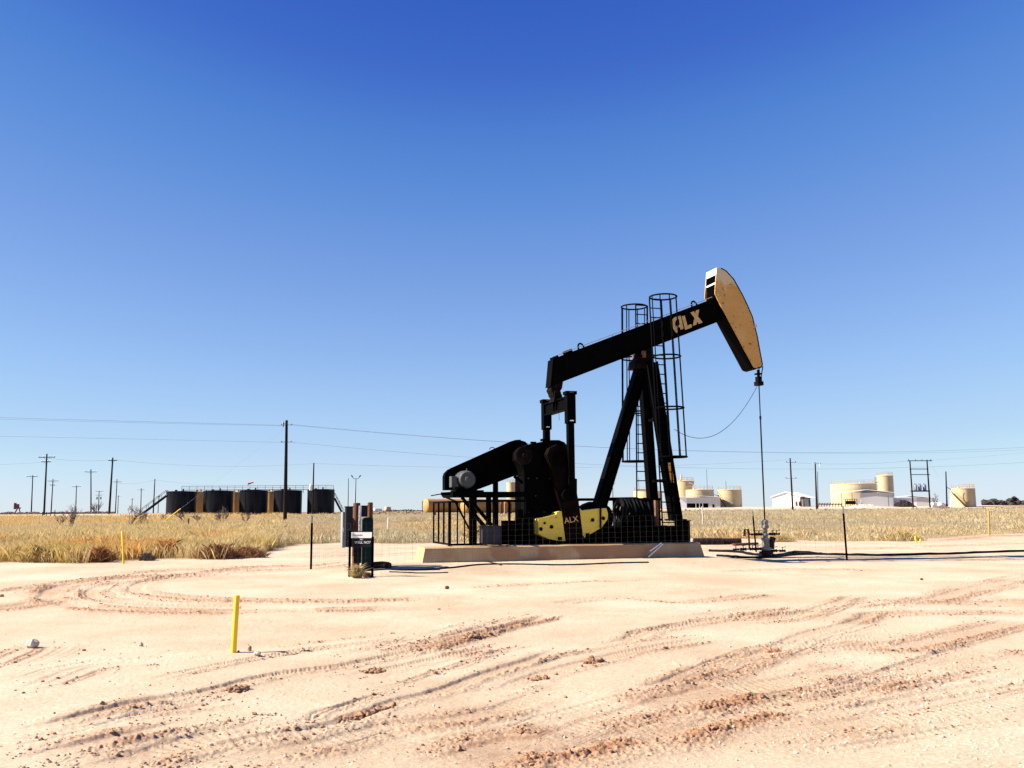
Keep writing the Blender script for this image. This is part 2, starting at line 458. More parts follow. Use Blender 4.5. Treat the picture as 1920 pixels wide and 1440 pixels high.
for pts, w, dep, rid, red, cl in RUTS:
    P = np.array([[*gnd(x, y).xy] for x, y in pts])
    out = [P[0]]
    for i in range(len(P) - 1):   # rounded by Catmull-Rom
        a = P[max(i-1, 0)]; b = P[i]; c = P[i+1]; d = P[min(i+2, len(P)-1)]
        for t in np.linspace(0, 1, 6)[1:]:
            out.append(0.5*((2*b)+(-a+c)*t+(2*a-5*b+4*c-d)*t*t+(-a+3*b-3*c+d)*t**3))
    RUT_W.append((np.array(out), w, dep, rid*0.75, red*0.85, cl*0.45))
for Q, w, dep, rid, red, cl in FINE:
    tq = np.linspace(0, len(Q) - 1, 4*len(Q))
    RUT_W.append((np.stack([np.interp(tq, np.arange(len(Q)), Q[:, 0]), np.interp(tq, np.arange(len(Q)), Q[:, 1])], 1), w, dep, rid, red, cl))

def rut_field(x, y):
    """height and soil colour of the wheel ruts, with shade painted red along their edges"""
    z = np.zeros_like(x); red = np.zeros_like(x)
    for k, (P, w, dep, rid, rd, cl) in enumerate(RUT_W):
        pad = 5.0 * w
        lo = P.min(0) - pad; hi = P.max(0) + pad
        ix = np.nonzero((x > lo[0]) & (x < hi[0]) & (y > lo[1]) & (y < hi[1]))[0]
        if len(ix) == 0: continue
        X = x[ix]; Yv = y[ix]
        best = np.full(len(ix), 1e9); sb = np.zeros(len(ix)); sg = np.zeros(len(ix))
        L = np.concatenate([[0], np.cumsum(np.linalg.norm(np.diff(P, axis=0), axis=1))])
        for i in range(len(P) - 1):
            dx, dy = P[i+1] - P[i]; l2 = dx*dx + dy*dy + 1e-12
            rx = X - P[i, 0]; ry = Yv - P[i, 1]
            t = np.clip((rx*dx + ry*dy) / l2, 0, 1)
            ex = rx - t*dx; ey = ry - t*dy
            d2 = ex*ex + ey*ey
            q = d2 < best
            best[q] = d2[q]; sb[q] = (L[i] + t*math.sqrt(l2))[q]; sg[q] = np.sign(rx*dy - ry*dx)[q]
        d = np.sqrt(best)
        wob = 0.75 + 0.5 * fbm(X*2.3, Yv*2.3, 40 + k, 3)
        dd = d * wob; jag = 0.86 + 0.28*vnoise(X*16, Yv*16, 33 + k)
        end = sst(0, 0.9, sb) * (1 - sst(L[-1] - 0.9, L[-1], sb))
        patch = 0.32 + 0.85 * sst(0.36, 0.62, vnoise(sb*0.9 + 3*k, sb*0 + k, 70 + k))
        lump = 0.22 + 0.6 * np.power(vnoise(X*22, Yv*22, 90 + k), 1.8) + 0.75 * np.power(vnoise(X*52, Yv*52, 91 + k), 1.5)
        near_side = np.where(sg > 0, 1.0, 0.45)
        z[ix] += end * (-0.68*dep * np.exp(-(dd/(1.05*w*jag))**10) + 0.0028*np.sin(dd*2*math.pi/0.034)*np.exp(-(dd/(1.3*w))**6) + patch * near_side * rid * lump * np.exp(-((dd - 1.75*w)/(0.75*w))**2))
        # faint bars pressed by the tread
        tread = 0.006 * (np.sin(sb * 2*math.pi / 0.085 + sg*dd*18) > 0.2) * np.exp(-(dd/(1.1*w))**4)
        z[ix] += end * tread * (1 - 0.7*patch)
        red[ix] = np.maximum(red[ix], end * rd * np.maximum(np.maximum((0.22 + 0.30*patch) * np.exp(-(dd/(2.2*w))**2), (0.25 + 0.6*patch)*np.exp(-((dd - 1.05*w)/(0.35*w))**2)), patch * (0.35 + 0.65*near_side) * np.exp(-((dd - 1.7*w)/(0.95*w))**2)))  # reddish soil, plus groove shade painted red along the edges
    return z, red

# border of the grass: picture column -> picture row of its front edge
EDGE_PX = [(-900,1065),(-60,1058),(60,1055),(150,1058),(300,1051),(420,1050),(490,1042),(515,1030),(560,1022),(640,1019),(760,1020),(860,1017),(1000,1015),(1300,1010),(1440,1012),(1560,1016),(1700,1016),(1760,1009),(1860,1002),(1920,1000),(2400,990)]
_e = np.array([[(p.x/p.y), p.y] for p in (gnd(x, y) for x, y in EDGE_PX)])
def grass_edge(t):
    return np.interp(t, _e[:, 0], _e[:, 1])
CAL_T0 = (1205-960)/F
def grass_mask(x, y):
    t = x / np.maximum(y, 1)
    e = grass_edge(t) * (1 + 0.07*(fbm(x*0.25, y*0.12, 5, 3) - 0.5)) + 1.2*(vnoise(x*0.8, y*0.5, 6)-0.5)
    g = sst(-0.5, 2.0, y - e)
    back = np.where(t > CAL_T0, 200 + 8*vnoise(x*0.06, y*0, 8), 160 + 35*np.clip((t+0.40)/0.2, 0, 1) + 6*vnoise(x*0.08, y*0, 9))
    return g * (1 - sst(0, 10, y - back))

def detail(x, y):
    rz_, red = rut_field(x, y)
    near = 1 - sst(40, 70, y)
    z = near * (0.05*(fbm(x*0.35, y*0.35, 1, 3)-0.5) + 0.010*(fbm(x*2.2, y*2.2, 2, 3)-0.5) + 0.006*(fbm(x*9, y*9, 3, 3)-0.5))
    # loose crumbs thrown about
    cr = vnoise(x*24, y*24, 12); z = z + near * 0.008 * sst(0.84, 0.97, cr) * sst(0.4, 0.6, fbm(x*0.6, y*0.6, 13, 3))
    return z + rz_, red

tcol = np.concatenate([-np.geomspace(1.6, 0.64, 40)[:-1], np.linspace(-0.63, 0.63, 1360), np.geomspace(0.64, 1.6, 40)[1:]])
q = np.arange(1/4.6, 1/62, -1/(EYE*F) * 1.05)
ynear = 1/q
yfar = np.geomspace(62.5, 6000, 90)
yback = np.array([-120, -40, -15, -5, 0, 2, 3.2, 4.0])
yrow = np.concatenate([yback, ynear, yfar])
TT, YY = np.meshgrid(tcol, yrow)
wid = np.where(YY > 5, YY, 5 + (5 - YY) * 0.7)
XX = TT * wid
gx = XX.ravel(); gy = YY.ravel()
zd, redf = detail(gx, gy)
gzv = G(gx, gy) + zd
R_, C_ = XX.shape
idx = np.arange(R_*C_).reshape(R_, C_)
gf = np.stack([idx[:-1, :-1], idx[:-1, 1:], idx[1:, 1:], idx[1:, :-1]], -1).reshape(-1, 4)
t_ = gx / np.maximum(gy, 1)
calf = sst(200, 212, gy) * (1 - sst(360, 420, gy)) * sst(CAL_T0 - 0.02, CAL_T0, t_) * (1 - sst(0.50, 0.53, t_))
calf = np.maximum(calf, sst(162, 172, gy) * (1 - sst(230, 250, gy)) * sst(-0.49, -0.45, t_) * (1-sst(-0.20, -0.18, t_)) * 0.8)
farf = sst(190, 230, gy) * (1 - calf)

gm = bpy.data.materials.new('sandy_ground'); gm.use_nodes = True
t = gm.node_tree; n = t.nodes; b = n['Principled BSDF']
b.inputs['Roughness'].default_value = 0.97; b.inputs['Specular IOR Level'].default_value = 0.05
def node(ty, **kw):
    k = n.new(ty)
    for a, v in kw.items(): setattr(k, a, v)
    return k
tc = node('ShaderNodeTexCoord')
def noise(scale, detail_=6, rough=0.6, stretch=None):
    k = node('ShaderNodeTexNoise'); k.inputs['Scale'].default_value = scale; k.inputs['Detail'].default_value = detail_; k.inputs['Roughness'].default_value = rough
    if stretch:
        mp_ = node('ShaderNodeMapping'); mp_.inputs['Scale'].default_value = stretch
        t.links.new(tc.outputs['Object'], mp_.inputs[0]); t.links.new(mp_.outputs[0], k.inputs[0])
    else: t.links.new(tc.outputs['Object'], k.inputs[0])
    return k
def ramp(src, p0, p1, c0, c1):
    k = node('ShaderNodeValToRGB'); e = k.color_ramp.elements
    e[0].position = p0; e[1].position = p1; e[0].color = (*c0, 1); e[1].color = (*c1, 1)
    t.links.new(src, k.inputs[0]); return k.outputs[0]
def mixc(fac, a, b_):
    k = node('ShaderNodeMix', data_type='RGBA')
    t.links.new(fac, k.inputs[0]); t.links.new(a, k.inputs[6])
    if isinstance(b_, tuple): k.inputs[7].default_value = (*b_, 1)
    else: t.links.new(b_, k.inputs[7])
    return k.outputs[2]
def attr(nm):
    k = node('ShaderNodeAttribute', attribute_name=nm); return k.outputs['Fac']
def mul(a, b_):
    k = node('ShaderNodeMath', operation='MULTIPLY'); t.links.new(a, k.inputs[0])
    if isinstance(b_, float): k.inputs[1].default_value = b_
    else: t.links.new(b_, k.inputs[1])
    return k.outputs[0]
sand = ramp(noise(0.35, 8, 0.62).outputs[0], 0.34, 0.66, (0.425, 0.32, 0.215), (0.535, 0.445, 0.33))
sand = mixc(mul(ramp(noise(0.9, 6, 0.6, (1, 0.45, 1)).outputs[0], 0.52, 0.68, (0,0,0), (1,1,1)), 0.45), sand, (0.52, 0.44, 0.335))
fine = ramp(noise(30, 6, 0.8).outputs[0], 0.34, 0.60, (0.58, 0.54, 0.50), (1.08, 1.08, 1.08))
k = node('ShaderNodeMix', data_type='RGBA', blend_type='MULTIPLY'); k.inputs[0].default_value = 0.75
t.links.new(sand, k.inputs[6]); t.links.new(fine, k.inputs[7]); sand = k.outputs[2]
redn = ramp(noise(14, 6, 0.7).outputs[0], 0.32, 0.68, (0.17, 0.068, 0.034), (0.38, 0.22, 0.125))
col = mixc(attr('rut'), sand, redn)
grs = ramp(noise(0.8, 6).outputs[0], 0.35, 0.65, (0.21, 0.14, 0.077), (0.28, 0.217, 0.126))
col = mixc(attr('grassy'), col, grs)
farc = ramp(noise(0.02, 6, 0.6, (1, 0.3, 1)).outputs[0], 0.35, 0.65, (0.182, 0.119, 0.084), (0.252, 0.175, 0.126))
col = mixc(attr('far'), col, farc)
calc = ramp(noise(0.15, 6).outputs[0], 0.35, 0.65, (0.406, 0.308, 0.217), (0.504, 0.42, 0.322))
col = mixc(attr('caliche'), col, calc)
t.links.new(col, b.inputs['Base Color'])
bp = node('ShaderNodeBump'); bp.inputs['Strength'].default_value = 0.8; bp.inputs['Distance'].default_value = 0.012
t.links.new(noise(42, 7, 0.75).outputs[0], bp.inputs['Height']); t.links.new(bp.outputs[0], b.inputs['Normal'])
ground = np_mesh('ground', np.stack([gx, gy, gzv], 1), gf, gm, True,
        floats=dict(rut=redf, grassy=grass_mask(gx, gy), far=farf, caliche=calf))
tag(ground, 'pale sandy oilfield yard crossed by wheel ruts', 'ground', kind='structure')

def surf(x, y):
    x = np.atleast_1d(np.asarray(x, float)); y = np.atleast_1d(np.asarray(y, float))
    return G(x, y) + detail(x, y)[0]

# ------------------------------------------------------------------ loose clods and gravel
ICO_V = np.array([(0,0,1),(.894,0,.447),(.276,.851,.447),(-.724,.526,.447),(-.724,-.526,.447),(.276,-.851,.447),(.724,.526,-.447),(-.276,.851,-.447),(-.894,0,-.447),(-.276,-.851,-.447),(.724,-.526,-.447),(0,0,-1)])
ICO_F = np.array([(0,1,2),(0,2,3),(0,3,4),(0,4,5),(0,5,1),(1,6,2),(2,7,3),(3,8,4),(4,9,5),(5,10,1),(2,6,7),(3,7,8),(4,8,9),(5,9,10),(1,10,6),(6,11,7),(7,11,8),(8,11,9),(9,11,10),(10,11,6)])
def lumps(name, x, y, size, material, sink=0.25):
    N = len(x); z = surf(x, y)
    v = ICO_V[None] * (0.72 + 0.56*RNG.random((N, 12, 1)))
    a = RNG.random(N) * 6.283; ca = np.cos(a)[:, None]; sa = np.sin(a)[:, None]
    sx = (0.8 + 0.7*RNG.random(N))[:, None]; sz = (0.55 + 0.45*RNG.random(N))[:, None]
    vx = v[..., 0]*sx; vy = v[..., 1]
    V = np.stack([vx*ca - vy*sa, vx*sa + vy*ca, v[..., 2]*sz], -1) * size[:, None, None]
    V += np.stack([x, y, z + size*sink], -1)[:, None]
    Fc = (ICO_F[None] + 12*np.arange(N)[:, None, None]).reshape(-1, 3)
    return np_mesh(name, V.reshape(-1, 3), Fc, material)
cx = []; cy = []; cs = []
for k, (P, w, dep, rid, rd, cl) in enumerate(RUT_W):
    seg = np.diff(P, axis=0); ln = np.linalg.norm(seg, axis=1); L = np.concatenate([[0], np.cumsum(ln)])
    N = int(L[-1] * cl * 3.0)
    s = RNG.random(N) * L[-1]
    keep = RNG.random(N) < (0.10 + 0.9*sst(0.40, 0.64, vnoise(s*0.9 + 3*k, s*0 + k, 70 + k)))
    s = s[keep]; N = len(s)
    i = np.clip(np.searchsorted(L, s) - 1, 0, len(seg) - 1); f_ = (s - L[i]) / np.maximum(ln[i], 1e-9)
    p = P[i] + seg[i]*f_[:, None]; nn = np.stack([-seg[i, 1], seg[i, 0]], 1) / np.maximum(ln[i], 1e-9)[:, None]
    side = np.where(RNG.random(N) < 0.62, -1, 1)
    off = side * 1.7*w + RNG.normal(0, 0.6*w, N)*np.where(RNG.random(N) < 0.05, 2.0, 0.8)
    p = p + nn*off[:, None]
    cx.append(p[:, 0]); cy.append(p[:, 1]); cs.append(np.clip(RNG.lognormal(math.log(0.0058), 0.5, N), 0.0025, 0.024))
cx = np.concatenate(cx); cy = np.concatenate(cy); cs = np.concatenate(cs)
q = (cy > 4.6) & (cy < 42) & (np.abs(cx/cy) < 0.75)
tag(lumps('dirt_clods', cx[q], cy[q], cs[q], MAT['clod']), 'reddish clods thrown up along the wheel ruts', 'dirt clods', kind='stuff')
N = 15000
yy = 1/RNG.uniform(1/36, 1/4.8, N); xx = RNG.uniform(-0.7, 0.7, N)*yy
keep = RNG.random(N) < 0.08 + 0.92*sst(0.50, 0.66, fbm(xx*0.45, yy*0.45, 31, 3)) * np.where(xx > 0.12*yy, 1.0, 0.25)
xx = xx[keep]; yy = yy[keep]
tag(lumps('gravel', xx, yy, np.clip(RNG.lognormal(math.log(0.005), 0.45, len(xx)), 0.002, 0.015), MAT['stone']), 'small pale pebbles scattered over the sand', 'gravel', kind='stuff')

# ------------------------------------------------------------------ dry grass
def palette(x, y, N):
    straw = np.array((0.52, 0.39, 0.195)); grey = np.array((0.44, 0.375, 0.235)); green = np.array((0.38, 0.305, 0.125)); rust = np.array((0.46, 0.265, 0.10))
    a = np.clip(sst(0.40, 0.62, fbm(x*0.07, y*0.035, 51, 3)) + 0.55*sst(0.0, 0.2, x/np.maximum(y, 1)), 0, 1)[:, None]
    c = straw*(1-a) + grey*a
    g_ = (sst(0.52, 0.7, fbm(x*0.2, y*0.15, 52, 3)) * (1 - sst(34, 60, y))*0.8)[:, None]
    c = c*(1-g_) + green*g_
    r_ = (sst(0.60, 0.74, fbm(x*0.28, y*0.2, 53, 3)) * (1 - sst(38, 90, y))*0.8)[:, None]
    c = c*(1-r_) + rust*r_
    lf = sst(-0.18, -0.28, x/np.maximum(y, 1))[:, None] if False else (1 - sst(-0.30, -0.16, x/np.maximum(y, 1)))[:, None]
    c = c * (1 + lf*np.array((0.16, 0.04, -0.22)))
    return c * 1.12 * (0.72 + 0.56*RNG.random((N, 1)))
def blades(x, y, h, w, tint, lean=0.35, z=None):
    N = len(x)
    z = (G(x, y) - 0.02) if z is None else z
    a = RNG.random(N)*6.283; ca = np.cos(a)*w; sa = np.sin(a)*w*0.6
    la = RNG.random(N)*6.283; ll = np.abs(RNG.normal(0, lean, N))*h
    V = np.empty((N, 4, 3))
    V[:, 0] = np.stack([x-ca, y-sa, z], 1); V[:, 1] = np.stack([x+ca, y+sa, z], 1)
    V[:, 2] = np.stack([x+ca*0.7+0.4*ll*np.cos(la), y+sa*0.7+0.4*ll*np.sin(la), z+h*0.6], 1)
    V[:, 3] = np.stack([x+ll*np.cos(la), y+ll*np.sin(la), z+h], 1)
    o = 4*np.arange(N)[:, None]
    Fc = np.concatenate([o + np.array([[0, 1, 2]]), o + np.array([[0, 2, 3]])])
    return V.reshape(-1, 3), Fc, np.repeat(tint, 4, 0)
N = 1200000
tt = RNG.uniform(-0.66, 0.66, N)
ed = grass_edge(tt)
inv = RNG.random(N)**0.85
yy = 1/((1/ed)*(1-inv) + (1/225.0)*inv)
yy = yy - 0.8*RNG.random(N)
xx = tt*yy
msk = grass_mask(xx, yy)
clump = sst(0.25, 0.70, fbm(xx*1.1, yy*0.9, 61, 3))
bare = 0.25 + 0.75*sst(0.34, 0.52, fbm(xx*0.10, yy*0.05, 64, 3))
keep = RNG.random(N) < msk*(0.22 + 0.78*clump)*bare
xx = xx[keep]; yy = yy[keep]; N = len(xx)
hh = (0.09 + 0.24*RNG.random(N)**1.6) * (0.6 + 0.8*fbm(xx*0.5, yy*0.4, 62, 3))
leftnear = (xx/yy < -0.24)
hh = np.minimum(np.where(leftnear, hh*1.75, hh) * (0.45 + 1.1*sst(0.35, 0.65, fbm(xx*0.16, yy*0.10, 65, 3))), 0.62)
ww = 0.0022 + 0.00012*yy
V, Fc, tn = blades(xx, yy, hh, ww, palette(xx, yy, N))
tag(np_mesh('dry_grass', V, Fc, MAT['grass'], tint=tn), 'straw coloured dry grass covering the field behind the yard', 'grass', kind='stuff')

def weed(px, py, wpx, hpx, cols, label, dens=900, name='dry_weed', group='withered weeds at the edge of the grass'):
    p = gnd(px, py); s = p.y/F
    rx = wpx*s/2; h = hpx*s
    N = int(dens*2.2)
    a = RNG.random(N)*6.283; r = np.sqrt(RNG.random(N)); zf = RNG.random(N)**1.3
    rr = r*np.sqrt(np.clip(1.05 - zf*zf, 0, 1))*(0.75 + 0.35*vnoise(a*1.2, a*0, int(px)))
    ox = np.cos(a)*rr*rx; oy = np.sin(a)*rr*rx*0.6
    zz0 = zf*h*0.72*(0.7 + 0.5*vnoise(ox*6/rx, oy*6/rx, int(px)+1)) - 0.03
    hh = h*(0.12+0.30*RNG.random(N))
    c0 = np.array(cols[0]); c1 = np.array(cols[1]); f_ = RNG.random((N, 1))
    tint = (c0*(1-f_)+c1*f_)*(0.55+0.8*RNG.random((N, 1)))
    V, Fc, tn = blades(ox, oy, hh, np.full(N, 0.0014+0.00004*p.y), tint, lean=0.9, z=zz0)
    o = np_mesh(name, V, Fc, MAT['grass'], tint=tn)
    o.location = (p.x, p.y, gz(p.x, p.y))
    return tag(o, label, 'weed', group)
OL = ((0.34, 0.24, 0.085), (0.54, 0.40, 0.17)); RU = ((0.36, 0.15, 0.045), (0.56, 0.30, 0.10)); DK = ((0.17, 0.075, 0.04), (0.36, 0.19, 0.09)); ST = ((0.40, 0.30, 0.13), (0.55, 0.44, 0.22))
weed(72, 1054, 85, 34, OL, 'golden brown weed clump at the grass edge, farthest left')
weed(186, 1054, 52, 32, (RU[0], DK[1]), 'rusty brown weed just left of the far yellow post')
weed(312, 1045, 62, 34, RU, 'bright orange brown weed right of the far yellow post')
weed(276, 1051, 34, 16, ((0.06, 0.05, 0.05), (0.14, 0.11, 0.09)), 'low charcoal weed beside the orange brown one', 500)
weed(408, 1048, 85, 30, DK, 'dark maroon weed in the middle of the grass edge')
weed(466, 1046, 75, 22, DK, 'low dark maroon weed tapering out at the grass tip')
weed(1690, 1014, 90, 18, OL, 'golden brown weeds behind the short yellow pipes on the right')
weed(1462, 1016, 60, 13, ((0.40, 0.28, 0.10), (0.5, 0.38, 0.16)), 'yellowish weed at the grass edge right of the wellhead')
weed(892, 1012, 50, 26, ((0.42, 0.24, 0.10), (0.5, 0.36, 0.18)), 'rusty straw weed behind the motor stand')

# ------------------------------------------------------------------ concrete runners under the machine
def runner(u0, u1, c0, c1, z0, z1, label):
    mb = MB(); i = 0.13
    # slightly battered block with a chipped, uneven top edge, cut into lengths
    n_ = 26
    vs = []; fs = []
    for k in range(n_ + 1):
        f_ = k / n_; uu = u0 + (u1-u0)*f_; ut = (u0+i) + (u1-u0-2*i)*f_
        j = random.uniform(-0.012, 0.012)
        zt = z1 + random.uniform(-0.008, 0.008)
        vs += [(uu, c0, z0), (ut, c0+i*0.85+j, zt-0.03), (ut, c0+i+0.025+j, zt), (ut, c1-i-0.025, zt), (ut, c1-i*0.85, zt-0.03), (uu, c1, z0)]
    for k in range(n_):
        a = 6*k; b_ = a + 6
        for l in range(5): fs.append((a+l, b_+l, b_+l+1, a+l+1))
        fs.append((a+5, b_+5, b_, a))
    fs.append((0, 1, 2, 3, 4, 5)); e = 6*n_; fs.append((e+5, e+4, e+3, e+2, e+1, e))
    mb.add(vs, fs)
    o = mb.build('concrete_pad', MAT['concrete'], None, WELL.copy(), PHI)
    return tag(o, label, 'concrete pad', 'concrete runners under the pump')
runner(-11.9, -3.1, -1.62, -0.25, 0.02, 0.60, 'long tan concrete runner in front, lit white at its left end')
runner(-10.4, -3.2, 0.35, 1.62, 0.02, 0.60, 'rear concrete runner half hidden behind the front one')

# ------------------------------------------------------------------ the pumpjack
jack = thing('pumpjack', 'black oil pumpjack with gold horse head and yellow counterweights', 'pumpjack', WELL.copy(), PHI)
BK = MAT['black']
def Vc(v, c): return Vector((v.x, c, v.z))
def poly(pts, c, c_at=None):
    return [M(x, y, c) if c_at is None else Vc(M(x, y, c_at), c) for x, y in pts]
def slab(pts, c0, c1, ref=None):
    """outline traced on the near face (c0), extruded across to c1"""
    return poly(pts, c0), (0, c1-c0, 0)

# skid: narrow I-beam runners between the cranks, wider at the post legs
mb = MB()
for c in (-0.44, 0.44, -1.0, 1.0):
    u0 = -9.6 if abs(c) < 0.9 else -5.25
    hw = 0.15 if abs(c) < 0.9 else 0.17
    mb.box((u0, c-hw, 0.615), (-3.42, c+hw, 0.66)); mb.box((u0, c-hw, 1.05), (-3.42, c+hw, 1.095)); mb.box((u0, c-0.03, 0.66), (-3.42, c+0.03, 1.05))
    uu = u0 + 0.02
    while uu < -3.5:
        mb.box((uu, c-hw+0.02, 0.66), (uu+0.025, c+hw-0.02, 1.05)); uu += 0.6
for uu in (-9.4, -8.2, -6.8):
    mb.box((uu-0.1, -0.29, 0.63), (uu+0.1, 0.29, 1.03))
for uu in (-5.15, -4.3, -3.55):
    mb.box((uu-0.1, -0.83, 0.63), (uu+0.1, 0.83, 1.03))
mb.box((-9.3, -0.55, 1.098), (-6.9, 0.55, 1.13))
mb.box((-5.2, -0.82, 1.035), (-3.45, 0.82, 1.048))
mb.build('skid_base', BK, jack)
mb = MB(); mb.box((-3.72, -1.22, 0.62), (-3.40, -0.80, 1.24)); mb.box((-3.76, -1.25, 1.24), (-3.37, -0.76, 1.27)); mb.build('leg_pedestal', BK, jack)
mb = MB(); mb.box((-3.78, 0.80, 0.62), (-3.40, 1.22, 1.24)); mb.box((-3.82, 0.76, 1.24), (-3.37, 1.25, 1.27)); mb.build('leg_pedestal', BK, jack)

# gear reducer and its tall pedestal
mb = MB()
pts = [(984,890),(980,872),(974,862),(976,846),(985,836.5),(1000,831),(1015,828.5),(1034,825),(1048,825),(1058,829),(1066,838),(1072,858),(1072,890)]
p_, e_ = slab(pts, -0.55, 0.55); mb.prism(p_, e_)
for (x, y) in ((1000, 862), (1042, 858)):   # shaft bosses on the near cheek
    v = M(x, y, -0.55); mb.cyl(v, v + Vector((0, -0.10, 0)), 0.33 if x > 1010 else 0.25, n=20)
pts2 = [(984,1000),(984,891),(1072,891),(1074,1000)]
mb2 = MB(); p_, e_ = slab(pts2, -0.50, 0.50); mb2.prism(p_, e_)
for (x0, x1) in ((983, 987), (1024, 1028)):
    p_, e_ = slab([(x0,1000),(x0,891),(x1,891),(x1,1000)], -0.56, -0.505); mb2.prism(p_, e_)
gear = mb.build('gearbox', BK, jack)
ped = mb2.build('gearbox_pedestal', BK, jack)
for (x, y) in ((990, 897), (1006, 897), (1030, 897), (990, 960), (1004, 930), (1020, 960)):
    v = M(x, y, -0.5); mb3 = MB(); mb3.cyl(v + Vector((0, 0.01, 0)), v + Vector((0, -0.03, 0)), 0.025, n=8); mb3.build('bolt_or_hole', MAT['grey'], ped)
mb = MB()
v = M(1000, 828, 0) - Vector((0,0,0.14)); mb.cyl(v - Vector((0,0,0.1)), v + Vector((0,0,0.10)), 0.04, n=10); mb.cyl(v + Vector((-.09,0,0.11)), v + Vector((.09,0,0.11)), 0.03, n=8)
v = M(1022, 826, 0); mb.box(v - Vector((0.12, 0.12, 0.02)), v + Vector((0.12, 0.12, 0.05)))
mb.build('breather_cap', BK, gear)
mb = MB()
v = M(980, 855, -0.57)
mb.lathe([(0.23, 0), (0.27, 0.03), (0.27, 0.16), (0.2, 0.19), (0.08, 0.2), (0.08, 0.3)], v, (0,-1,0), 22)
mb.build('input_shaft_cover', MAT['grease'], gear)
mb = MB()
ring = [M(984, 855, -0.60) + Vector((math.cos(a)*0.22, 0, math.sin(a)*0.22)) for a in [math.radians(95 + 9*k) for k in range(18)]]
mb.tube([p + Vector((0, -0.12, 0)) for p in ring], 0.014, 6)
mb.build('seal_ring', MAT['sealred'], gear)
mb = MB()
v = M(1032, 857, -0.65); mb.box(v - Vector((0.04, 0.14, 0.18)), v + Vector((0.05, 0.0, 0.16)))
a0 = M(1038, 840, -0.7); a1 = M(1030, 900, -0.72); a2 = M(1047, 925, -0.74)
mb.tube([M(1047,842,-.7), M(1037,850,-.72), M(1036,870,-.72), M(1042,890,-.73), M(1050,930,-.74), M(1057,965,-.75)], 0.03, 7)
mb.build('oil_line', MAT['grease'], gear)

# belt guard on the far side and the motor stand
mb = MB()
pts = [(834,919),(834,893),(836,887),(843,880),(957,829),(967,826),(976,825.5),(985,828),(993,836),(1000,850),(990,880),(963,893),(893,919)]
p_, e_ = slab(pts, 0.35, 0.68); mb.prism(p_, e_)
guard = mb.build('belt_guard', BK, jack)
mb = MB()
q_ = poly([(834,893),(836,887),(843,880),(957,829),(967,826),(976,825.5)], 0.34)
mb.tube(q_, 0.022, 6)
mb.build('rim', MAT['black'], guard)
mb = MB(); v = M(923, 843, 0.5)
mb.tube([v + Vector((math.cos(a)*0.09, 0, math.sin(a)*0.07)) for a in [k*math.pi/6 for k in range(7)]], 0.012, 6)
mb.build('lifting_handle', BK, guard)

mb = MB()   # motor stand
zt = M(900, 922, -0.6).z; zb = M(900, 932, -0.6).z
uL = M(849, 927, -0.6).x; uR = M(986, 927, -0.6).x
for c in (-0.62, 0.55):
    mb.box((uL, c-0.06, zb), (uR, c+0.06, zt))
mb.box((uL-0.02, -0.69, zb-0.01), (uL+0.14, 0.62, zt+0.005))
mb.box((M(905,925,-.6).x, -0.55, zt-0.03), (M(930,925,-.6).x, 0.48, zt+0.002))
def post(x0, x1, y0, y1, c, w=None):
    a = M(x0, y0, c); b_ = M(x1, y0, c); z1 = M(x0, y1, c).z
    wd = w or (b_.x - a.x)
    mb.box((a.x, c-wd/2, min(a.z, z1)), (b_.x, c+wd/2, max(a.z, z1)))
post(880, 888, 932, 1021, -0.95); post(912, 920, 932, 985, -0.6); post(925, 932, 932, 1003, -0.55, 0.2)
post(985, 990, 926, 1000, -0.6); 
mb.bar(M(866, 932, -.62), M(905, 985, -.62), 0.07, 0.09); mb.bar(M(884, 940, -.6), M(922, 985, -.6), 0.07, 0.10); mb.bar(M(884, 958, -.58), M(912, 990, -.58), 0.07, 0.09)
mb.bar(M(853, 940, -.7), M(880, 992, -.7), 0.04, 0.05)
for c in (0.5,):
    post(884, 893, 932, 1021, c); post(925, 933, 900, 1003, c)
mb.bar(M(890, 939, -.9), M(984, 939, -.9), 0.05, 0.07)
mb.bar(M(955, 939, -.8), M(955, 978, -.8), 0.06, 0.07)
mb.box((M(943,983,-.7).x, -0.8, 1.06), (M(975,983,-.7).x, -0.5, M(950,976,-.7).z))
mb.bar(M(964, 893, -0.2), M(985, 910, -0.2), 0.08, 0.08)
stand = mb.build('motor_stand', BK, jack)
mb = MB(); a = M(901, 987, -1.0); b_ = M(935, 987, -1.0)
mb.box((a.x, -1.2, 0.63), (b_.x, -0.85, a.z)); mb.box((a.x-.02, -1.22, a.z), (b_.x+.02, -0.83, a.z+0.02))
mb.build('tool_locker', MAT['grey'], jack)
mb = MB(); a = M(955, 978, -.8); mb.box((M(969,958,-.7).x, -0.85, 1.06), (M(978,958,-.7).x, -0.6, M(970,955,-.7).z)); mb.build('control_valve_box', BK, jack)

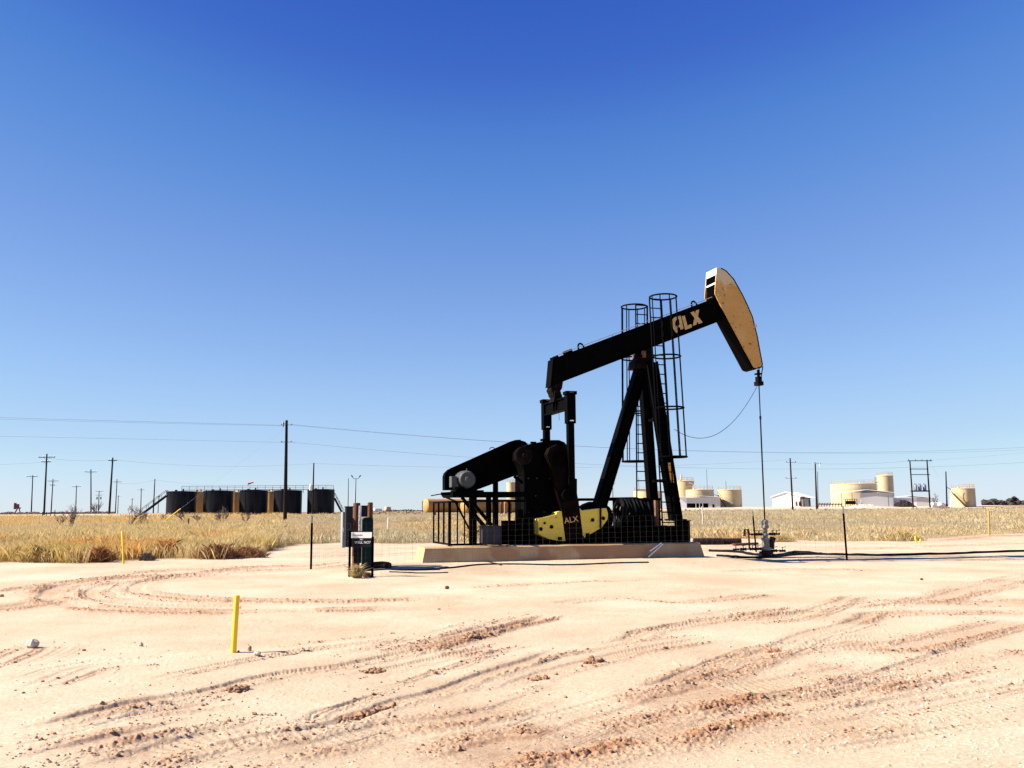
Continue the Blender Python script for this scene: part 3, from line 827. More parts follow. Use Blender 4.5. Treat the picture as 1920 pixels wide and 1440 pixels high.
# electric motor on the stand
mo = M(877, 899, -0.55); Rm = 0.265
mb = MB()
mb.lathe([(0.10, -0.02), (0.22, 0.0), (Rm*0.97, 0.05), (Rm, 0.12), (Rm, 0.60), (Rm*0.95, 0.68), (0.18, 0.74)], mo, (0, 1, 0), 28)
for k in range(20):
    a = k/20*2*math.pi
    d_ = Vector((math.cos(a), 0, math.sin(a)))
    mb.bar(mo + d_*(Rm+0.004) + Vector((0,.15,0)), mo + d_*(Rm+0.004) + Vector((0,.58,0)), 0.012, 0.012)
motor = mb.build('electric_motor', MAT['motor'], jack)
mb = MB(); mb.lathe([(0.09, 0), (0.09, 0.05), (0.06, 0.07)], mo + Vector((0,-0.015,0)), (0,-1,0), 16); mb.build('end_cap', MAT['motor'], motor)
mb = MB(); v = M(849, 904, -0.3); mb.box(v + Vector((-0.07,-0.15,-0.15)), v + Vector((0.09,0.15,0.17))); mb.bar(v + Vector((.09,0,0)), v + Vector((0.26,0,0)), 0.12, 0.14); mb.build('terminal_box', MAT['motor'], motor)
mb = MB(); mb.box((mo.x-0.30, -0.5, zt), (mo.x-0.12, 0.12, mo.z-0.22)); mb.box((mo.x+0.12, -0.5, zt), (mo.x+0.30, 0.12, mo.z-0.22)); mb.box((mo.x-0.36, -0.52, zt), (mo.x+0.50, 0.15, zt+0.05)); mb.build('motor_foot', BK, motor)
mb = MB(); mb.tube([mo + Vector((0,.1,Rm)), mo + Vector((0,.1,Rm+0.07))], 0.015, 6); mb.build('lifting_eye', MAT['motor'], motor)
mb = MB(); mb.bar(M(808, 929.5, -.3), M(828, 926, -.3), 0.03, 0.03); mb.bar(M(827, 926, -.3), M(851, 925, -.3), 0.08, 0.09); mb.build('brake_lever', BK, jack)

# guard frame at the left end
mb = MB()
zt_ = M(841, 941, -1.15).z; zb_ = 0.63
ua = M(843, 980, -1.15).x; ub = M(880, 980, -1.05).x
for uu, w in ((ua, 0.075), (ua+0.23, 0.035), (ua+0.44, 0.035)):
    mb.box((uu-w/2, -1.15-w/2, zb_), (uu+w/2, -1.15+w/2, zt_))
mb.bar((ua-0.04, -1.15, zt_), (ub+0.1, -1.15, zt_), 0.06, 0.05); mb.bar((ua-0.04, -1.15, zb_+0.02), (ub+0.5, -1.15, zb_+0.02), 0.06, 0.06)
mb.bar((ua, -1.15, zt_), (ua, 1.0, zt_), 0.05, 0.05); mb.bar((ua, -1.15, zb_+0.03), (ua, 1.0, zb_+0.03), 0.05, 0.05)
mb.bar((ua+0.2, -1.15, zt_+0.005), (ua+0.2, 0.7, zt_+0.2), 0.04, 0.04)
for c in (-0.4, 0.3, 1.0): mb.bar((ua, c, zb_), (ua, c, zt_), 0.045, 0.045)
mb.build('guard_frame', BK, jack)

# rear guard rail behind the crank
mb = MB()
zr = M(1160, 936.5, 1.15).z
for uu in (-6.2, -4.9, -3.30): mb.bar((uu, 1.15, 1.09), (uu, 1.15, zr), 0.07, 0.09)
mb.bar((-8.0, 1.15, zr), (-3.2, 1.15, zr), 0.07, 0.09); mb.bar((-5.6, 1.15, zr+0.03), (-4.1, 1.15, zr+0.05), 0.02, 0.06)
mb.bar((-8.0, 1.15, zr-0.38), (-3.2, 1.15, zr-0.38), 0.05, 0.05)
mb.build('guard_rail', BK, jack)
mb = MB(); mb.bar((M(1230,938,-.7).x, -0.7, 1.05), (M(1230,938,-.7).x, -0.7, M(1230,938,-.7).z), 0.12, 0.10); mb.build('rail_post', MAT['rust'], jack)

# cranks with their counterweights
crank_pts = [(1026,852),(1031,840),(1045,833),(1059,837),(1069,848),(1074,868),(1075,896),(1082,898),(1082,925),(1087,953),(1095.5,1010),(1060,1015),(1054,958),(1034,880)]
LW = [(1009,973),(1043,964.5),(1044,960),(1050,958.5),(1053,958.5),(1060,1014.5),(1045,1014),(1028,1010),(1016,1004.5),(1010,1001)]
RW = [(1087,953),(1091,957.5),(1126,953),(1137,953),(1140,963),(1139,974),(1128,989),(1106,1002),(1096,1008),(1093,1003)]
def crank(sign):
    mb = MB(); c0 = -0.98; th = 0.30
    p_ = poly(crank_pts, c0)
    if sign > 0: p_ = [Vc(p, 0.68) for p in p_]; th = 0.30
    mb.prism(p_, (0, th, 0))
    cr = mb.build('crank', MAT['crankbrown'], jack)
    # wrist pin boss with its nut
    v = M(1065, 928, -0.98)
    for lab, pr in (('wrist_pin', [(0.19, 0.0), (0.19, 0.06), (0.12, 0.08), (0.12, 0.16)]),):
        mb = MB(); o_ = v if sign < 0 else Vector((v.x, 0.98, v.z))
        mb.lathe(pr, o_, (0, sign, 0), 20)
        mb.build(lab, MAT['rust'], cr)
    sh = M(1046, 861, -0.98)
    mb = MB(); o_ = sh if sign < 0 else Vector((sh.x, 0.98, sh.z))
    mb.lathe([(0.24, 0.0), (0.24, 0.05), (0.12, 0.07)], o_, (0, sign, 0), 20); mb.build('shaft_hub', BK, cr)
    for W_, holes, notch in ((LW, [(1034,988),(1014,992),(1021,981)], (1046,1053,1007,1013)), (RW, [(1111,975),(1131,972)], (1098,1105,1000,1006))):
        mb = MB(); pw = poly(W_, -1.0)
        if sign > 0: pw = [Vc(p, 0.57) for p in pw]
        mb.prism(pw, (0, 0.43, 0))
        w = mb.build('counterweight', MAT['yellow'], cr)
        if sign < 0:
            for x, y in holes:
                mb = MB(); h_ = M(x, y, -1.0); mb.cyl(h_ + Vector((0, 0.02, 0)), h_ + Vector((0, -0.025, 0)), 0.055 if x != 1021 else 0.035, n=12)
                mb.build('bolt_or_hole', MAT['grease'], w)  # dark discs painted for the shade in the weight's holes
            a_ = M(notch[0], notch[3], -1.0); b_ = M(notch[1], notch[2], -1.0)
            mb = MB(); mb.box((a_.x, -1.03, a_.z), (b_.x, -0.985, b_.z)); mb.build('notch_block', MAT['grease'], w)  # dark block standing in for the shaded notch at the bottom
    return cr
cr = crank(-1); crank(1)
mb = MB()   # strap across the right weight
mb.bar(M(1126, 952, -1.03), M(1126, 990, -1.03), 0.035, 0.05); mb.build('strap', MAT['grease'], cr)
# dark domed brake drum behind the right weight
mb = MB(); p_ = poly([(1088,962),(1090,952),(1100,945),(1112,940.5),(1126,941),(1136,945),(1144,952),(1150,966),(1148,985),(1088,1000)], 0.0); mb.prism(p_, (0, 0.4, 0)); mb.build('brake_cover', BK, jack)
# worn lettering on the crank
def text_mesh(name, body, size, mat_, parent, origin, xdir, ydir, depth=0.004):
    cu = bpy.data.curves.new(name, 'FONT'); cu.body = body; cu.size = size; cu.extrude = depth; cu.resolution_u = 3
    cu.align_x = 'CENTER'; cu.align_y = 'CENTER'
    ob = bpy.data.objects.new(name, cu); SC.collection.objects.link(ob)
    bpy.context.view_layer.update()
    me = bpy.data.meshes.new_from_object(ob.evaluated_get(bpy.context.evaluated_depsgraph_get()))
    bpy.data.objects.remove(ob)
    me.materials.clear(); me.materials.append(mat_)
    o = bpy.data.objects.new(name, me); SC.collection.objects.link(o); o.parent = parent
    x = Vector(xdir).normalized(); y = Vector(ydir).normalized(); z = x.cross(y)
    mw = Matrix((x, y, z)).transposed().to_4x4(); mw.translation = origin
    o.matrix_local = mw
    return o
text_mesh('crank_lettering', 'ALX', 0.24, MAT['letter'], cr, M(1071, 975, -0.985) + Vector((0, -0.004, 0)), (1, 0, 0.16), (-0.16, 0, 1))

# pitman arms, equalizer, tail bearing
def pitman(c):
    mb = MB()
    X = M(1069, 800, -1.08).x
    zt = M(1069, 735.5, -1.08).z; zh = M(1069, 793, -1.08).z; zb = M(1066, 938, -1.12).z
    mb.box((X-0.10, c-0.10, zb), (X+0.09, c+0.10, zh))
    mb.box((X-0.135, c-0.13, zh-0.02), (X+0.135, c+0.13, zt))
    mb.box((X-0.17, c-0.16, zt-0.08), (X+0.17, c+0.16, zt+0.02))
    mb.lathe([(0.20, -0.10), (0.20, 0.10)], (M(1065, 928, -1.08).x, c, M(1065, 928, -1.08).z), (0, 1, 0), 20)
    p = mb.build('pitman_arm', BK, jack)
    mb = MB(); mb.box((X-0.06, c-0.145, zh+0.04), (X+0.06, c+0.145, zh+0.075)); mb.build('bolt_plate', MAT['white'], p)
    mb = MB(); mb.box((X-0.06, c-0.165, zt-0.025), (X+0.05, c+0.165, zt-0.008)); mb.build('bolt_plate', MAT['silver'], p)
    return p
pitman(-1.10); pitman(1.10)
Xq = M(1069, 800, -1.08).x - 0.02; zq1 = M(1046, 750, 0).z; zq0 = M(1046, 774, 0).z
mb = MB(); mb.box((Xq-0.10, -0.97, zq0), (Xq+0.10, 0.97, zq0+0.05)); mb.box((Xq-0.10, -0.97, zq1-0.05), (Xq+0.10, 0.97, zq1)); mb.box((Xq-0.05, -0.97, zq0+0.05), (Xq+0.05, 0.97, zq1-0.05))
for c in (-0.12, 0.12): mb.box((Xq-0.10, c-0.02, zq0+0.05), (Xq+0.10, c+0.02, zq1-0.05))
mb.tube([(Xq, -0.15, zq0), (Xq+0.01, -0.16, zq0-0.25)], 0.006, 5)
mb.build('equalizer', BK, jack)
mb = MB()
p_ = poly([(1036,722),(1056,714),(1054,728),(1050,734),(1054,741),(1055,749),(1038,753),(1040,744),(1036,736),(1033,730)], -0.22); mb.prism(p_, (0, 0.44, 0))
v = M(1046, 737, -0.3); mb.cyl(v, v + Vector((0, 0.6, 0)), 0.11, n=14)
mb.build('tail_bearing', MAT['grease'], jack)

# walking beam
tl = M(1038.5, 672, -0.25); bl = M(1034, 724, -0.25); br = M(1352.5, 601, -0.25); tr = M(1330, 560.5, -0.25)
bd = (br - bl); bd.y = 0; bd.normalize(); bn = Vector((-bd.z, 0, bd.x))
tr = tl + bd * ((br - tl).dot(bd) + 0.25); tr = tr - bn * ((tr - tl).dot(bn))
Hh = (tl - bl).dot(bn)
O_ = bl
def B(s, h, c): return O_ + bd*s + bn*h + Vector((0, c + 0.25, 0))
Lb = (br - bl).dot(bd) + 0.28
mb = MB()
e0 = (tl - bl).dot(bd)
def bbox(s0, s1, h0, h1, c0, c1, skew0=0.0):
    sk = lambda h: e0*h/Hh*skew0
    vs = [B(s0+sk(h0), h0, c0), B(s1, h0, c0), B(s1, h0, c1), B(s0+sk(h0), h0, c1), B(s0+sk(h1), h1, c0), B(s1, h1, c0), B(s1, h1, c1), B(s0+sk(h1), h1, c1)]
    mb.add(vs, [(0,3,2,1),(4,5,6,7),(0,1,5,4),(1,2,6,5),(2,3,7,6),(3,0,4,7)])
bbox(0, Lb, 0.0, 0.045, -0.25, 0.25, 1); bbox(0, Lb, Hh-0.045, Hh, -0.25, 0.25, 1); bbox(0.04, Lb, 0.045, Hh-0.045, -0.235, 0.235, 1)
vs = [B(s_ + e0*h_/Hh, h_, c_) for c_ in (-0.245, 0.245) for (s_, h_) in ((-0.03, 0.0), (0.012, 0.0), (0.012, Hh), (-0.03, Hh))]
mb.add(vs, [(3,2,1,0),(4,5,6,7),(0,1,5,4),(1,2,6,5),(2,3,7,6),(3,0,4,7)])
beam = mb.build('walking_beam', BK, jack)
mb = MB()
s_ = 0.5
while s_ < Lb - 0.5:
    mb.tube([B(s_, Hh, -0.2), B(s_, Hh+0.06, -0.2)], 0.008, 5); s_ += 1.05
mb.tube([B(0.4, Hh+0.06, -0.2), B(Lb-0.25, Hh+0.06, -0.2)], 0.012, 5)
mb.build('grease_line', MAT['silver'], beam)
def lug(px):
    s_ = (M(px, 640, -0.0) - O_).dot(bd)
    # move along the top flange until its picture column fits
    for _ in range(20):
        pw = WELL + LU*B(s_, Hh, 0).x + LC*0 + Vector((0, 0, B(s_, Hh, 0).z)) - CAM
        cx_ = 960 + F*pw.dot(RGT)/pw.dot(FWD); s_ += (px - cx_)/60.0
    mb = MB()
    mb.tube([B(s_ + 0.10*math.cos(a), Hh + 0.0 + 0.16*math.sin(a), 0) for a in [k*math.pi/10 for k in range(11)]], 0.03, 7)
    mb.build('lifting_lug', BK, beam)
lug(1090); lug(1302)
mb = MB(); s_ = 0.9; bbox(s_, s_+0.25, Hh, Hh+0.1, -0.12, 0.12); bbox(0.45, 0.6, Hh, Hh+0.06, -0.2, 0.2); mb.build('oil_reservoir', BK, beam)
# lettering on the beam
def lz(pts, c): return [M(x/4+980, y/4+480, c) for x, y in pts]
mb = MB(); cf = -0.243
def letter(pts, k):
    p_ = lz(pts, cf - 0.002*k); mb.prism(p_, (0, 0.004, 0))
letter([(1152,578),(1126,540),(1115,508),(1119,482),(1135,462),(1160,452),(1172,450),(1172,472),(1154,478),(1145,492),(1143,512),(1150,536),(1166,566)], 0)
letter([(1168,451),(1186,447),(1207,545),(1184,553)], 1)
letter([(1150,528),(1182,512),(1184,530),(1156,545)], 2)
letter([(1193,453),(1216,446),(1236,524),(1213,532)], 0); letter([(1213,532),(1265,510),(1270,534),(1219,555)], 1)
letter([(1258,424),(1284,414),(1350,498),(1322,510)], 0); letter([(1299,408),(1324,401),(1304,514),(1276,524)], 1)
mb.build('beam_lettering', MAT['letter'], beam)

# saddle bearing on top of the post
mb = MB()
p_ = poly([(1190,690),(1192,676),(1200,668),(1205,655),(1222,651),(1224,668),(1228,692)], -0.28); mb.prism(p_, (0, 0.56, 0))
v = M(1212, 668, -0.38); mb.cyl(v, v + Vector((0, 0.76, 0)), 0.15, n=16)
sad = mb.build('saddle_bearing', MAT['grease'], jack)
mb = MB(); 
for c in (-0.36, 0.36):
    v = M(1206, 664, -0.36); mb = MB(); mb.box((v.x-0.04, c-0.05, v.z-0.12), (v.x+0.08, c+0.05, v.z+0.10)); mb.build('bearing_cap', MAT['rust'], sad)

# samson post: long rear leg, two front legs
def leg(p, q, w, h):
    mb = MB(); p = Vector(p); q = Vector(q)
    d = (q-p).normalized(); a = Vector((0,1,0)); a = (a - d*a.dot(d)).normalized(); b_ = d.cross(a)
    for sgn in (-1, 1):   # I-section: two flanges and a web
        mb.bar(p + b_*sgn*(h/2-0.015), q + b_*sgn*(h/2-0.015), w, 0.03, side=a)
    mb.bar(p, q, 0.06, h-0.06, side=a); mb.bar(p, q, w*0.55, h*0.5, side=a)
    mb.box(q - Vector((h*0.75, w*0.8, 0.02)), q + Vector((h*0.75, w*0.8, 0.03)))
    return mb.build('leg', BK, jack)
topc = M(1207, 686, 0)
rear = leg(M(1203, 688, -0.1) , Vector((M(1116, 955, -0.1).x-0.08, -0.1, 1.09)), 0.34, 0.37)
fn_b = M(1266, 984, -1.0); ff_b = Vector((fn_b.x, 1.0, fn_b.z))
legn = leg(M(1221, 680, -0.24), Vector((M(1267,975,-1.0).x, -1.0, 1.28)), 0.32, 0.34)
legf = leg(M(1205, 680, 0.24), Vector((M(1226,975,1.0).x, 1.0, 1.28)), 0.30, 0.29)
ltop = M(1221,680,-.24); lbot = Vector((M(1267,975,-1.0).x, -1.0, 1.28)); ftop = M(1205,680,.24); fbot = Vector((M(1226,975,1.0).x, 1.0, 1.28))
for f_ in (0.37, 0.755):
    mb = MB(); mb.bar(ltop.lerp(lbot, f_), ftop.lerp(fbot, f_), 0.09, 0.10, side=(0,0,1)); mb.build('cross_brace', BK, jack)
rt = M(1203,688,-.1); rb = Vector((M(1116,955,-.1).x-.08, -.1, 1.09))
mb = MB(); mb.bar(rt.lerp(rb, 0.05), ltop.lerp(lbot, 0.05), 0.2, 0.2); mb.build('post_cap', BK, jack)
mb = MB()
def onleg(f_, du=0.0): return ltop.lerp(lbot, f_) + Vector((du, -0.175, 0))
mb.bar(onleg(0.665), onleg(0.755), 0.012, 0.12); sg_ = mb.build('warning_sign', MAT['orangesign'], jack)
for f0_ in (0.648, 0.758):
    mb = MB(); mb.bar(onleg(f0_), onleg(f0_+0.014), 0.012, 0.10); mb.build('sign_clip', MAT['letter'], sg_)
mb = MB(); mb.tube([ltop.lerp(lbot, f_) + Vector((-0.22, -0.12, 0)) for f_ in (0.02, 0.35, 0.64)], 0.02, 6); mb.build('conduit', MAT['grey'], legn)

# caged ladders beside the two front legs
def ladder(sign):
    c_t = 0.72*sign; c_b = 1.30*sign
    if sign < 0:
        A0 = M(1217.5, 560, c_t); A1 = Vector((M(1246, 985, c_b).x-0.05, c_b, 0.75)); wl = 0.42
        zs = [M(1240, 556, -1.05).z, M(1244, 669, -1.1).z, M(1250, 765, -1.25).z, M(1254, 857, -1.35).z]
    else:
        A0 = M(1192, 572, c_t); A1 = Vector((M(1194, 985, c_b).x, c_b, 0.75)); wl = 0.43
        zs = [M(1194, 576, 1.05).z, M(1196, 672, 1.1).z, M(1196, 773, 1.25).z, M(1194, 865, 1.35).z]
    Bo = Vector((wl, 0, 0))
    mb = MB()
    mb.tube([A0, A1], 0.026, 6); mb.tube([A0+Bo, A1+Bo], 0.026, 6)
    Ln = (A1-A0).length; k = 0.0
    while k < Ln:
        p = A0.lerp(A1, k/Ln); mb.tube([p, p+Bo], 0.018, 6); k += 0.31
    ld = mb.build('ladder', BK, jack)
    mb = MB(); Rh = 0.43
    def ctr(z):
        f_ = (z - A0.z)/(A1.z - A0.z); p = A0.lerp(A1, f_)
        return p + Bo*0.5 + Vector((0.13 if sign < 0 else -0.14, sign*0.30, 0))
    ang = lambda k, n: k*2*math.pi/n
    for z in zs:
        o_ = ctr(z); mb.tube([o_ + Vector((Rh*math.cos(ang(k, 24)), Rh*math.sin(ang(k, 24)), 0)) for k in range(24)], 0.027, 6, closed=True)
    for k in range(7):
        a = math.radians(-30 + 40*k) * 1.0
        pts = [ctr(z) + Vector((Rh*math.cos(a), sign*Rh*math.sin(a), 0)) for z in (zs[0], zs[-1])]
        mb.tube(pts, 0.019, 6)
    mb.build('safety_cage', BK, ld)
    for f_ in (0.25, 0.6, 0.9):
        p = A0.lerp(A1, f_); zz = p.z
        lt = (ltop, lbot) if sign < 0 else (ftop, fbot)
        g_ = (zz - lt[0].z)/(lt[1].z-lt[0].z)
        if 0 <= g_ <= 1:
            mb = MB(); mb.tube([p+Bo*0.5, lt[0].lerp(lt[1], g_)], 0.018, 6); mb.build('ladder_bracket', BK, ld)
ladder(-1); ladder(1)

# horse head: two cheek plates, curved track plate, open ribbed back
HP = [(1344,501.5),(1352,502.5),(1362,508),(1376,523.5),(1392,552),(1402,573),(1411,594),(1420,630),(1426,663),(1430,684),(1427.5,689),(1420,690.5),(1413,688.5),(1352,574.5),(1340.5,551),(1340.5,545)]
near = poly(HP, -0.36); far_ = [Vc(p, 0.36) for p in near]
mb = MB()
mb.prism(near, (0, 0.03, 0)); mb.prism([Vc(p, 0.33) for p in near], (0, 0.03, 0))
n_in = 12
head = mb.build('horse_head', MAT['gold'], jack)
mb = MB()
for i in range(0, 11):   # curved track plate over the front edge
    a, b_ = near[i], near[i+1]
    if i == 0: continue
    d_ = (b_-a).normalized(); nn = Vector((d_.z, 0, -d_.x))
    mb.add([Vc(a, -0.37)+nn*0.025, Vc(b_, -0.37)+nn*0.025, Vc(b_, 0.37)+nn*0.025, Vc(a, 0.37)+nn*0.025, Vc(a, -0.37)-nn*0.01, Vc(b_, -0.37)-nn*0.01, Vc(b_, 0.37)-nn*0.01, Vc(a, 0.37)-nn*0.01],
           [(0,1,2,3),(7,6,5,4),(0,4,5,1),(3,2,6,7),(1,5,6,2),(0,3,7,4)])
for i in (11, 12, 13):   # closed lower back
    if i+1 >= len(near): continue
    a, b_ = near[i], near[i+1]
    if i == 13: continue
    d_ = (b_-a).normalized(); nn = Vector((d_.z, 0, -d_.x))
    mb.add([Vc(a, -0.325), Vc(b_, -0.325), Vc(b_, 0.325), Vc(a, 0.325), Vc(a, -0.325)-nn*0.03, Vc(b_, -0.325)-nn*0.03, Vc(b_, 0.325)-nn*0.03, Vc(a, 0.325)-nn*0.03],
           [(3,2,1,0),(4,5,6,7),(0,1,5,4),(2,3,7,6),(1,2,6,5),(3,0,4,7)])
mb.build('track_plate', BK, head)
mb = MB()
def rib(y0, y1, dep=0.25):
    a = M(1343.5, y0, -0.36); b_ = M(1343.5, y1, -0.36)
    mb.box((a.x-0.0, -0.325, b_.z), (a.x+dep, 0.325, a.z))
rib(502, 514, 0.04); mb.build('back_rib', MAT['white'], head)
mb = MB(); rib(528, 531); mb.build('back_rib', MAT['white'], head)
mb = MB(); rib(514.5, 560, 0.0); a = M(1343.5, 514, -.36); b_ = M(1341, 575, -.36)
mb.box((a.x+0.22, -0.325, b_.z), (a.x+0.26, 0.325, a.z)); mb.build('back_plate', BK, head)
mb = MB(); v = M(1341.5, 545, -0.37); mb.tube([v, v+Vector((0,-0.06,0.02)), v+Vector((0.08,-0.06,-0.1)), v+Vector((0.1,0,-0.2))], 0.018, 6); mb.build('hinge_pin', MAT['silver'], head)
mb = MB()
for x, y in ((1416, 611),):
    v = M(x, y, -0.365); mb.tube([v + Vector((0.05*math.cos(k*math.pi/5), -0.01, 0.05*math.sin(k*math.pi/5))) for k in range(10)], 0.014, 6, closed=True)
mb.build('hole_ring', MAT['letter'], head)

# bridle, carrier bar, polished rod
mb = MB()
xr = 0.0
zc = M(1425, 719, 0).z
for c in (-0.11, 0.11):
    mb = MB(); mb.tube([Vector((M(1427, 688, 0).x, c, M(1427, 688, 0).z)), Vector((-0.02, c, zc))], 0.02, 6)
    mb.build('bridle_cable', BK, jack)
mb = MB(); mb.box((-0.11, -0.13, zc-0.075), (0.10, 0.13, zc+0.06)); mb.build('carrier_bar', MAT['grease'], jack)
mb = MB(); z_ = M(1425, 700, 0).z; mb.box((-0.08, -0.09, zc+0.07), (0.07, 0.09, z_-0.12)); mb.cyl((-0.0, 0, z_-0.13), (0, 0, z_+0.12), 0.05, n=10); mb.box((-.1, -.1, z_-0.05), (.08, .1, z_)); mb.build('rod_clamp', MAT['grease'], jack)
zj = M(1429, 783, 0).z
mb = MB(); mb.cyl((0, 0, 1.0), (0, 0, zj), 0.024, n=10); mb.cyl((0, 0, zj-0.05), (0, 0, zj+0.05), 0.036, n=10); mb.cyl((0, 0, zj), (0, 0, zc), 0.019, n=10)
mb.build('polished_rod', MAT['steelpipe'], jack)
mb = MB()
ca = Vector((-0.10, -0.1, zc-0.06)); cb = Vector((M(1264, 805, -0.6).x, -0.62, M(1264, 805, -0.6).z))
pts = []
for k in range(25):
    f_ = k/24; p = ca.lerp(cb, f_); p.z -= 1.55*4*f_*(1-f_)*0.57; pts.append(p)
mb.tube(pts, 0.009, 5); mb.build('load_cell_cable', MAT['grey'], jack)

# coiled black poly line stored on the skid behind the weights
coil = MB()
o0 = M(1158, 962, 0.45)
for k in range(9):
    for j, rr in enumerate((0.44, 0.37)):
        oo = Vector((o0.x + 0.05 + k*0.125, 0.45, 1.06 + 0.44))
        rr2 = rr + random.uniform(-0.02, 0.02)
        coil.tube([oo + Vector((random.uniform(-.02,.02) + 0.03*math.sin(a), rr2*math.cos(a), rr2*math.sin(a))) for a in [i*2*math.pi/26 for i in range(26)]], 0.05, 7, closed=True)
oc = coil.build('hose_coil', MAT['poly'], None, WELL.copy(), PHI)
tag(oc, 'coil of glossy black poly hose standing behind the yellow counterweights', 'hose')

# ------------------------------------------------------------------ wellhead
wh = thing('wellhead', 'grey steel wellhead with valves and stuffing box under the polished rod', 'wellhead', WELL.copy(), PHI)
def zz(y): return M(1437, y, 0).z
SV = MAT['silver']; SP = MAT['steelpipe']
mb = MB(); mb.lathe([(0.17, -0.05), (0.17, 0.14), (0.23, 0.15), (0.23, 0.21), (0.15, 0.22), (0.15, zz(1032))], (0,0,0), n=20); mb.build('casing_head', SP, wh)
mb = MB(); mb.lathe([(0.14, zz(1032)), (0.16, zz(1031)), (0.16, zz(1026)), (0.125, zz(1025)), (0.125, zz(1013)), (0.15, zz(1012)), (0.15, zz(1009)), (0.08, zz(1008))], (0,0,0), n=20); mb.build('spool', SV, wh)
mb = MB(); mb.lathe([(0.075, zz(1009)), (0.075, zz(1004)), (0.11, zz(1004)+.01), (0.11, zz(1001)+.01), (0.065, zz(1001)+.02), (0.065, zz(988))], (0,0,0), n=18); mb.build('tubing_head', SV, wh)
mb = MB(); mb.lathe([(0.075, zz(991)), (0.12, zz(990)), (0.125, zz(985)), (0.10, zz(984)), (0.10, zz(981)), (0.115, zz(980)), (0.11, zz(976)), (0.05, zz(974))], (0,0,0), n=18)
for a in (0.4, 2.2, 4.1): mb.tube([(0.13*math.cos(a), 0.13*math.sin(a), zz(990)), (0.13*math.cos(a), 0.13*math.sin(a), zz(977))], 0.014, 6)
mb.build('stuffing_box', SV, wh)
zu = zz(1001.5); zl = zz(1030)
def hpipe(mb, x0, x1, z, r): mb.tube([(x0, 0, z), (x1, 0, z)], r, 10)
def valve(x, z, handle, r=0.07):
    r = r*0.72
    mb = MB(); mb.lathe([(r*0.6, -0.11), (r, -0.10), (r, -0.07), (r*0.65, -0.05), (r*1.0, 0), (r*0.65, 0.05), (r, 0.07), (r, 0.10), (r*0.6, 0.11)], (x, 0, z), (1,0,0), 14)
    v = mb.build('valve', SP, wh)
    mb = MB(); mb.tube([(x, 0, z), (x, -0.0, z+0.11)], 0.014, 6)
    if handle == 'wheel': mb.tube([(x+0.08*math.cos(k*math.pi/7), 0.08*math.sin(k*math.pi/7), z+0.15) for k in range(14)], 0.012, 6, closed=True)
    else: mb.bar((x-0.03, 0, z+0.11), (x+0.12, -0.02, z+0.13), 0.022, 0.016)
    mb.build('handle', MAT['red'] if handle == 'wheel' and x < -0.5 else SP, v)
mb = MB(); hpipe(mb, -0.62, 0.50, zu, 0.022); hpipe(mb, -1.15, -0.05, zl+0.02, 0.024); hpipe(mb, 0.1, 0.72, zl-0.05, 0.024); mb.tube([(-0.62,0,zu),(-0.62,0,zl)], 0.03, 8); mb.tube([(0.06,0,zz(1017)),(0.06,0,zz(992))], 0.02, 6); mb.build('flow_line', MAT['rust'], wh)
valve(-0.25, zu, 'lever'); valve(-0.42, zu, 'lever', 0.055); valve(0.26, zu, 'lever'); valve(0.43, zu, 'lever', 0.05)
valve(-0.30, zl+0.02, 'lever'); valve(-0.50, zl+0.02, 'lever'); valve(-0.85, zl+0.02, 'lever'); valve(-1.12, zl+0.02, 'wheel', 0.05); valve(0.30, zl-0.05, 'lever'); valve(0.62, zl-0.06, 'lever', 0.06)
mb = MB(); mb.tube([(-0.62, -.02, zu-0.02), (-0.66, -.02, zu+0.16), (-0.78, -.02, zu+0.16), (-0.80, -.02, zu-0.05)], 0.04, 8); mb.build('gooseneck', MAT['rust'], wh)
mb = MB(); v0 = Vector((0.17, -0.05, zz(1020))); mb.bar(v0, v0 + Vector((0.08, 0, 0.22)), 0.12, 0.16); mb.bar(v0 + Vector((-0.02,0,-0.15)), v0 + Vector((0.02,0,0.0)), 0.12, 0.16); mb.build('valve_bonnet', SP, wh)

# hoses lying on the ground by the wellhead
def groundline(name, pts, r, label, cat, mt, wob=0.0, lift=0.6):
    P = [gnd(x, y) for x, y in pts]
    out = []
    for i in range(len(P)-1):
        a = P[max(i-1, 0)]; b_ = P[i]; c = P[i+1]; d_ = P[min(i+2, len(P)-1)]
        for tt_ in [k/6 for k in range(6)]:
            p = 0.5*((2*b_)+(-a+c)*tt_+(2*a-5*b_+4*c-d_)*tt_*tt_+(-a+3*b_-3*c+d_)*tt_**3); out.append(p)
    out.append(P[-1])
    xs = np.array([p.x for p in out]); ys = np.array([p.y for p in out]); zs_ = surf(xs, ys)
    out = [Vector((x, y + random.uniform(-wob, wob), z + r*lift + random.uniform(0, wob))) for x, y, z in zip(xs, ys, zs_)]
    o_ = out[0].copy()
    mb = MB(); mb.tube([p - o_ for p in out], r, 7)
    return tag(mb.build(name, mt, None, o_), label, cat)
groundline('flow_hose', [(1345,1043),(1380,1046),(1437,1047),(1500,1041),(1580,1042),(1660,1043),(1760,1040),(1860,1037),(1960,1034),(2100,1030)], 0.042, 'long black flow hose on the sand running right from the wellhead', 'hose', MAT['poly'], 0.02)
groundline('flow_hose', [(1330,1034),(1380,1036),(1420,1042),(1460,1043),(1490,1037),(1540,1041)], 0.05, 'short curved black hose crossing behind the wellhead base', 'hose', MAT['poly'], 0.02)
groundline('pipe_stub', [(699,1066),(715,1065),(729,1066)], 0.10, 'short thick dark pipe stub lying beside the green cabinet', 'pipe', MAT['steelpipe'])
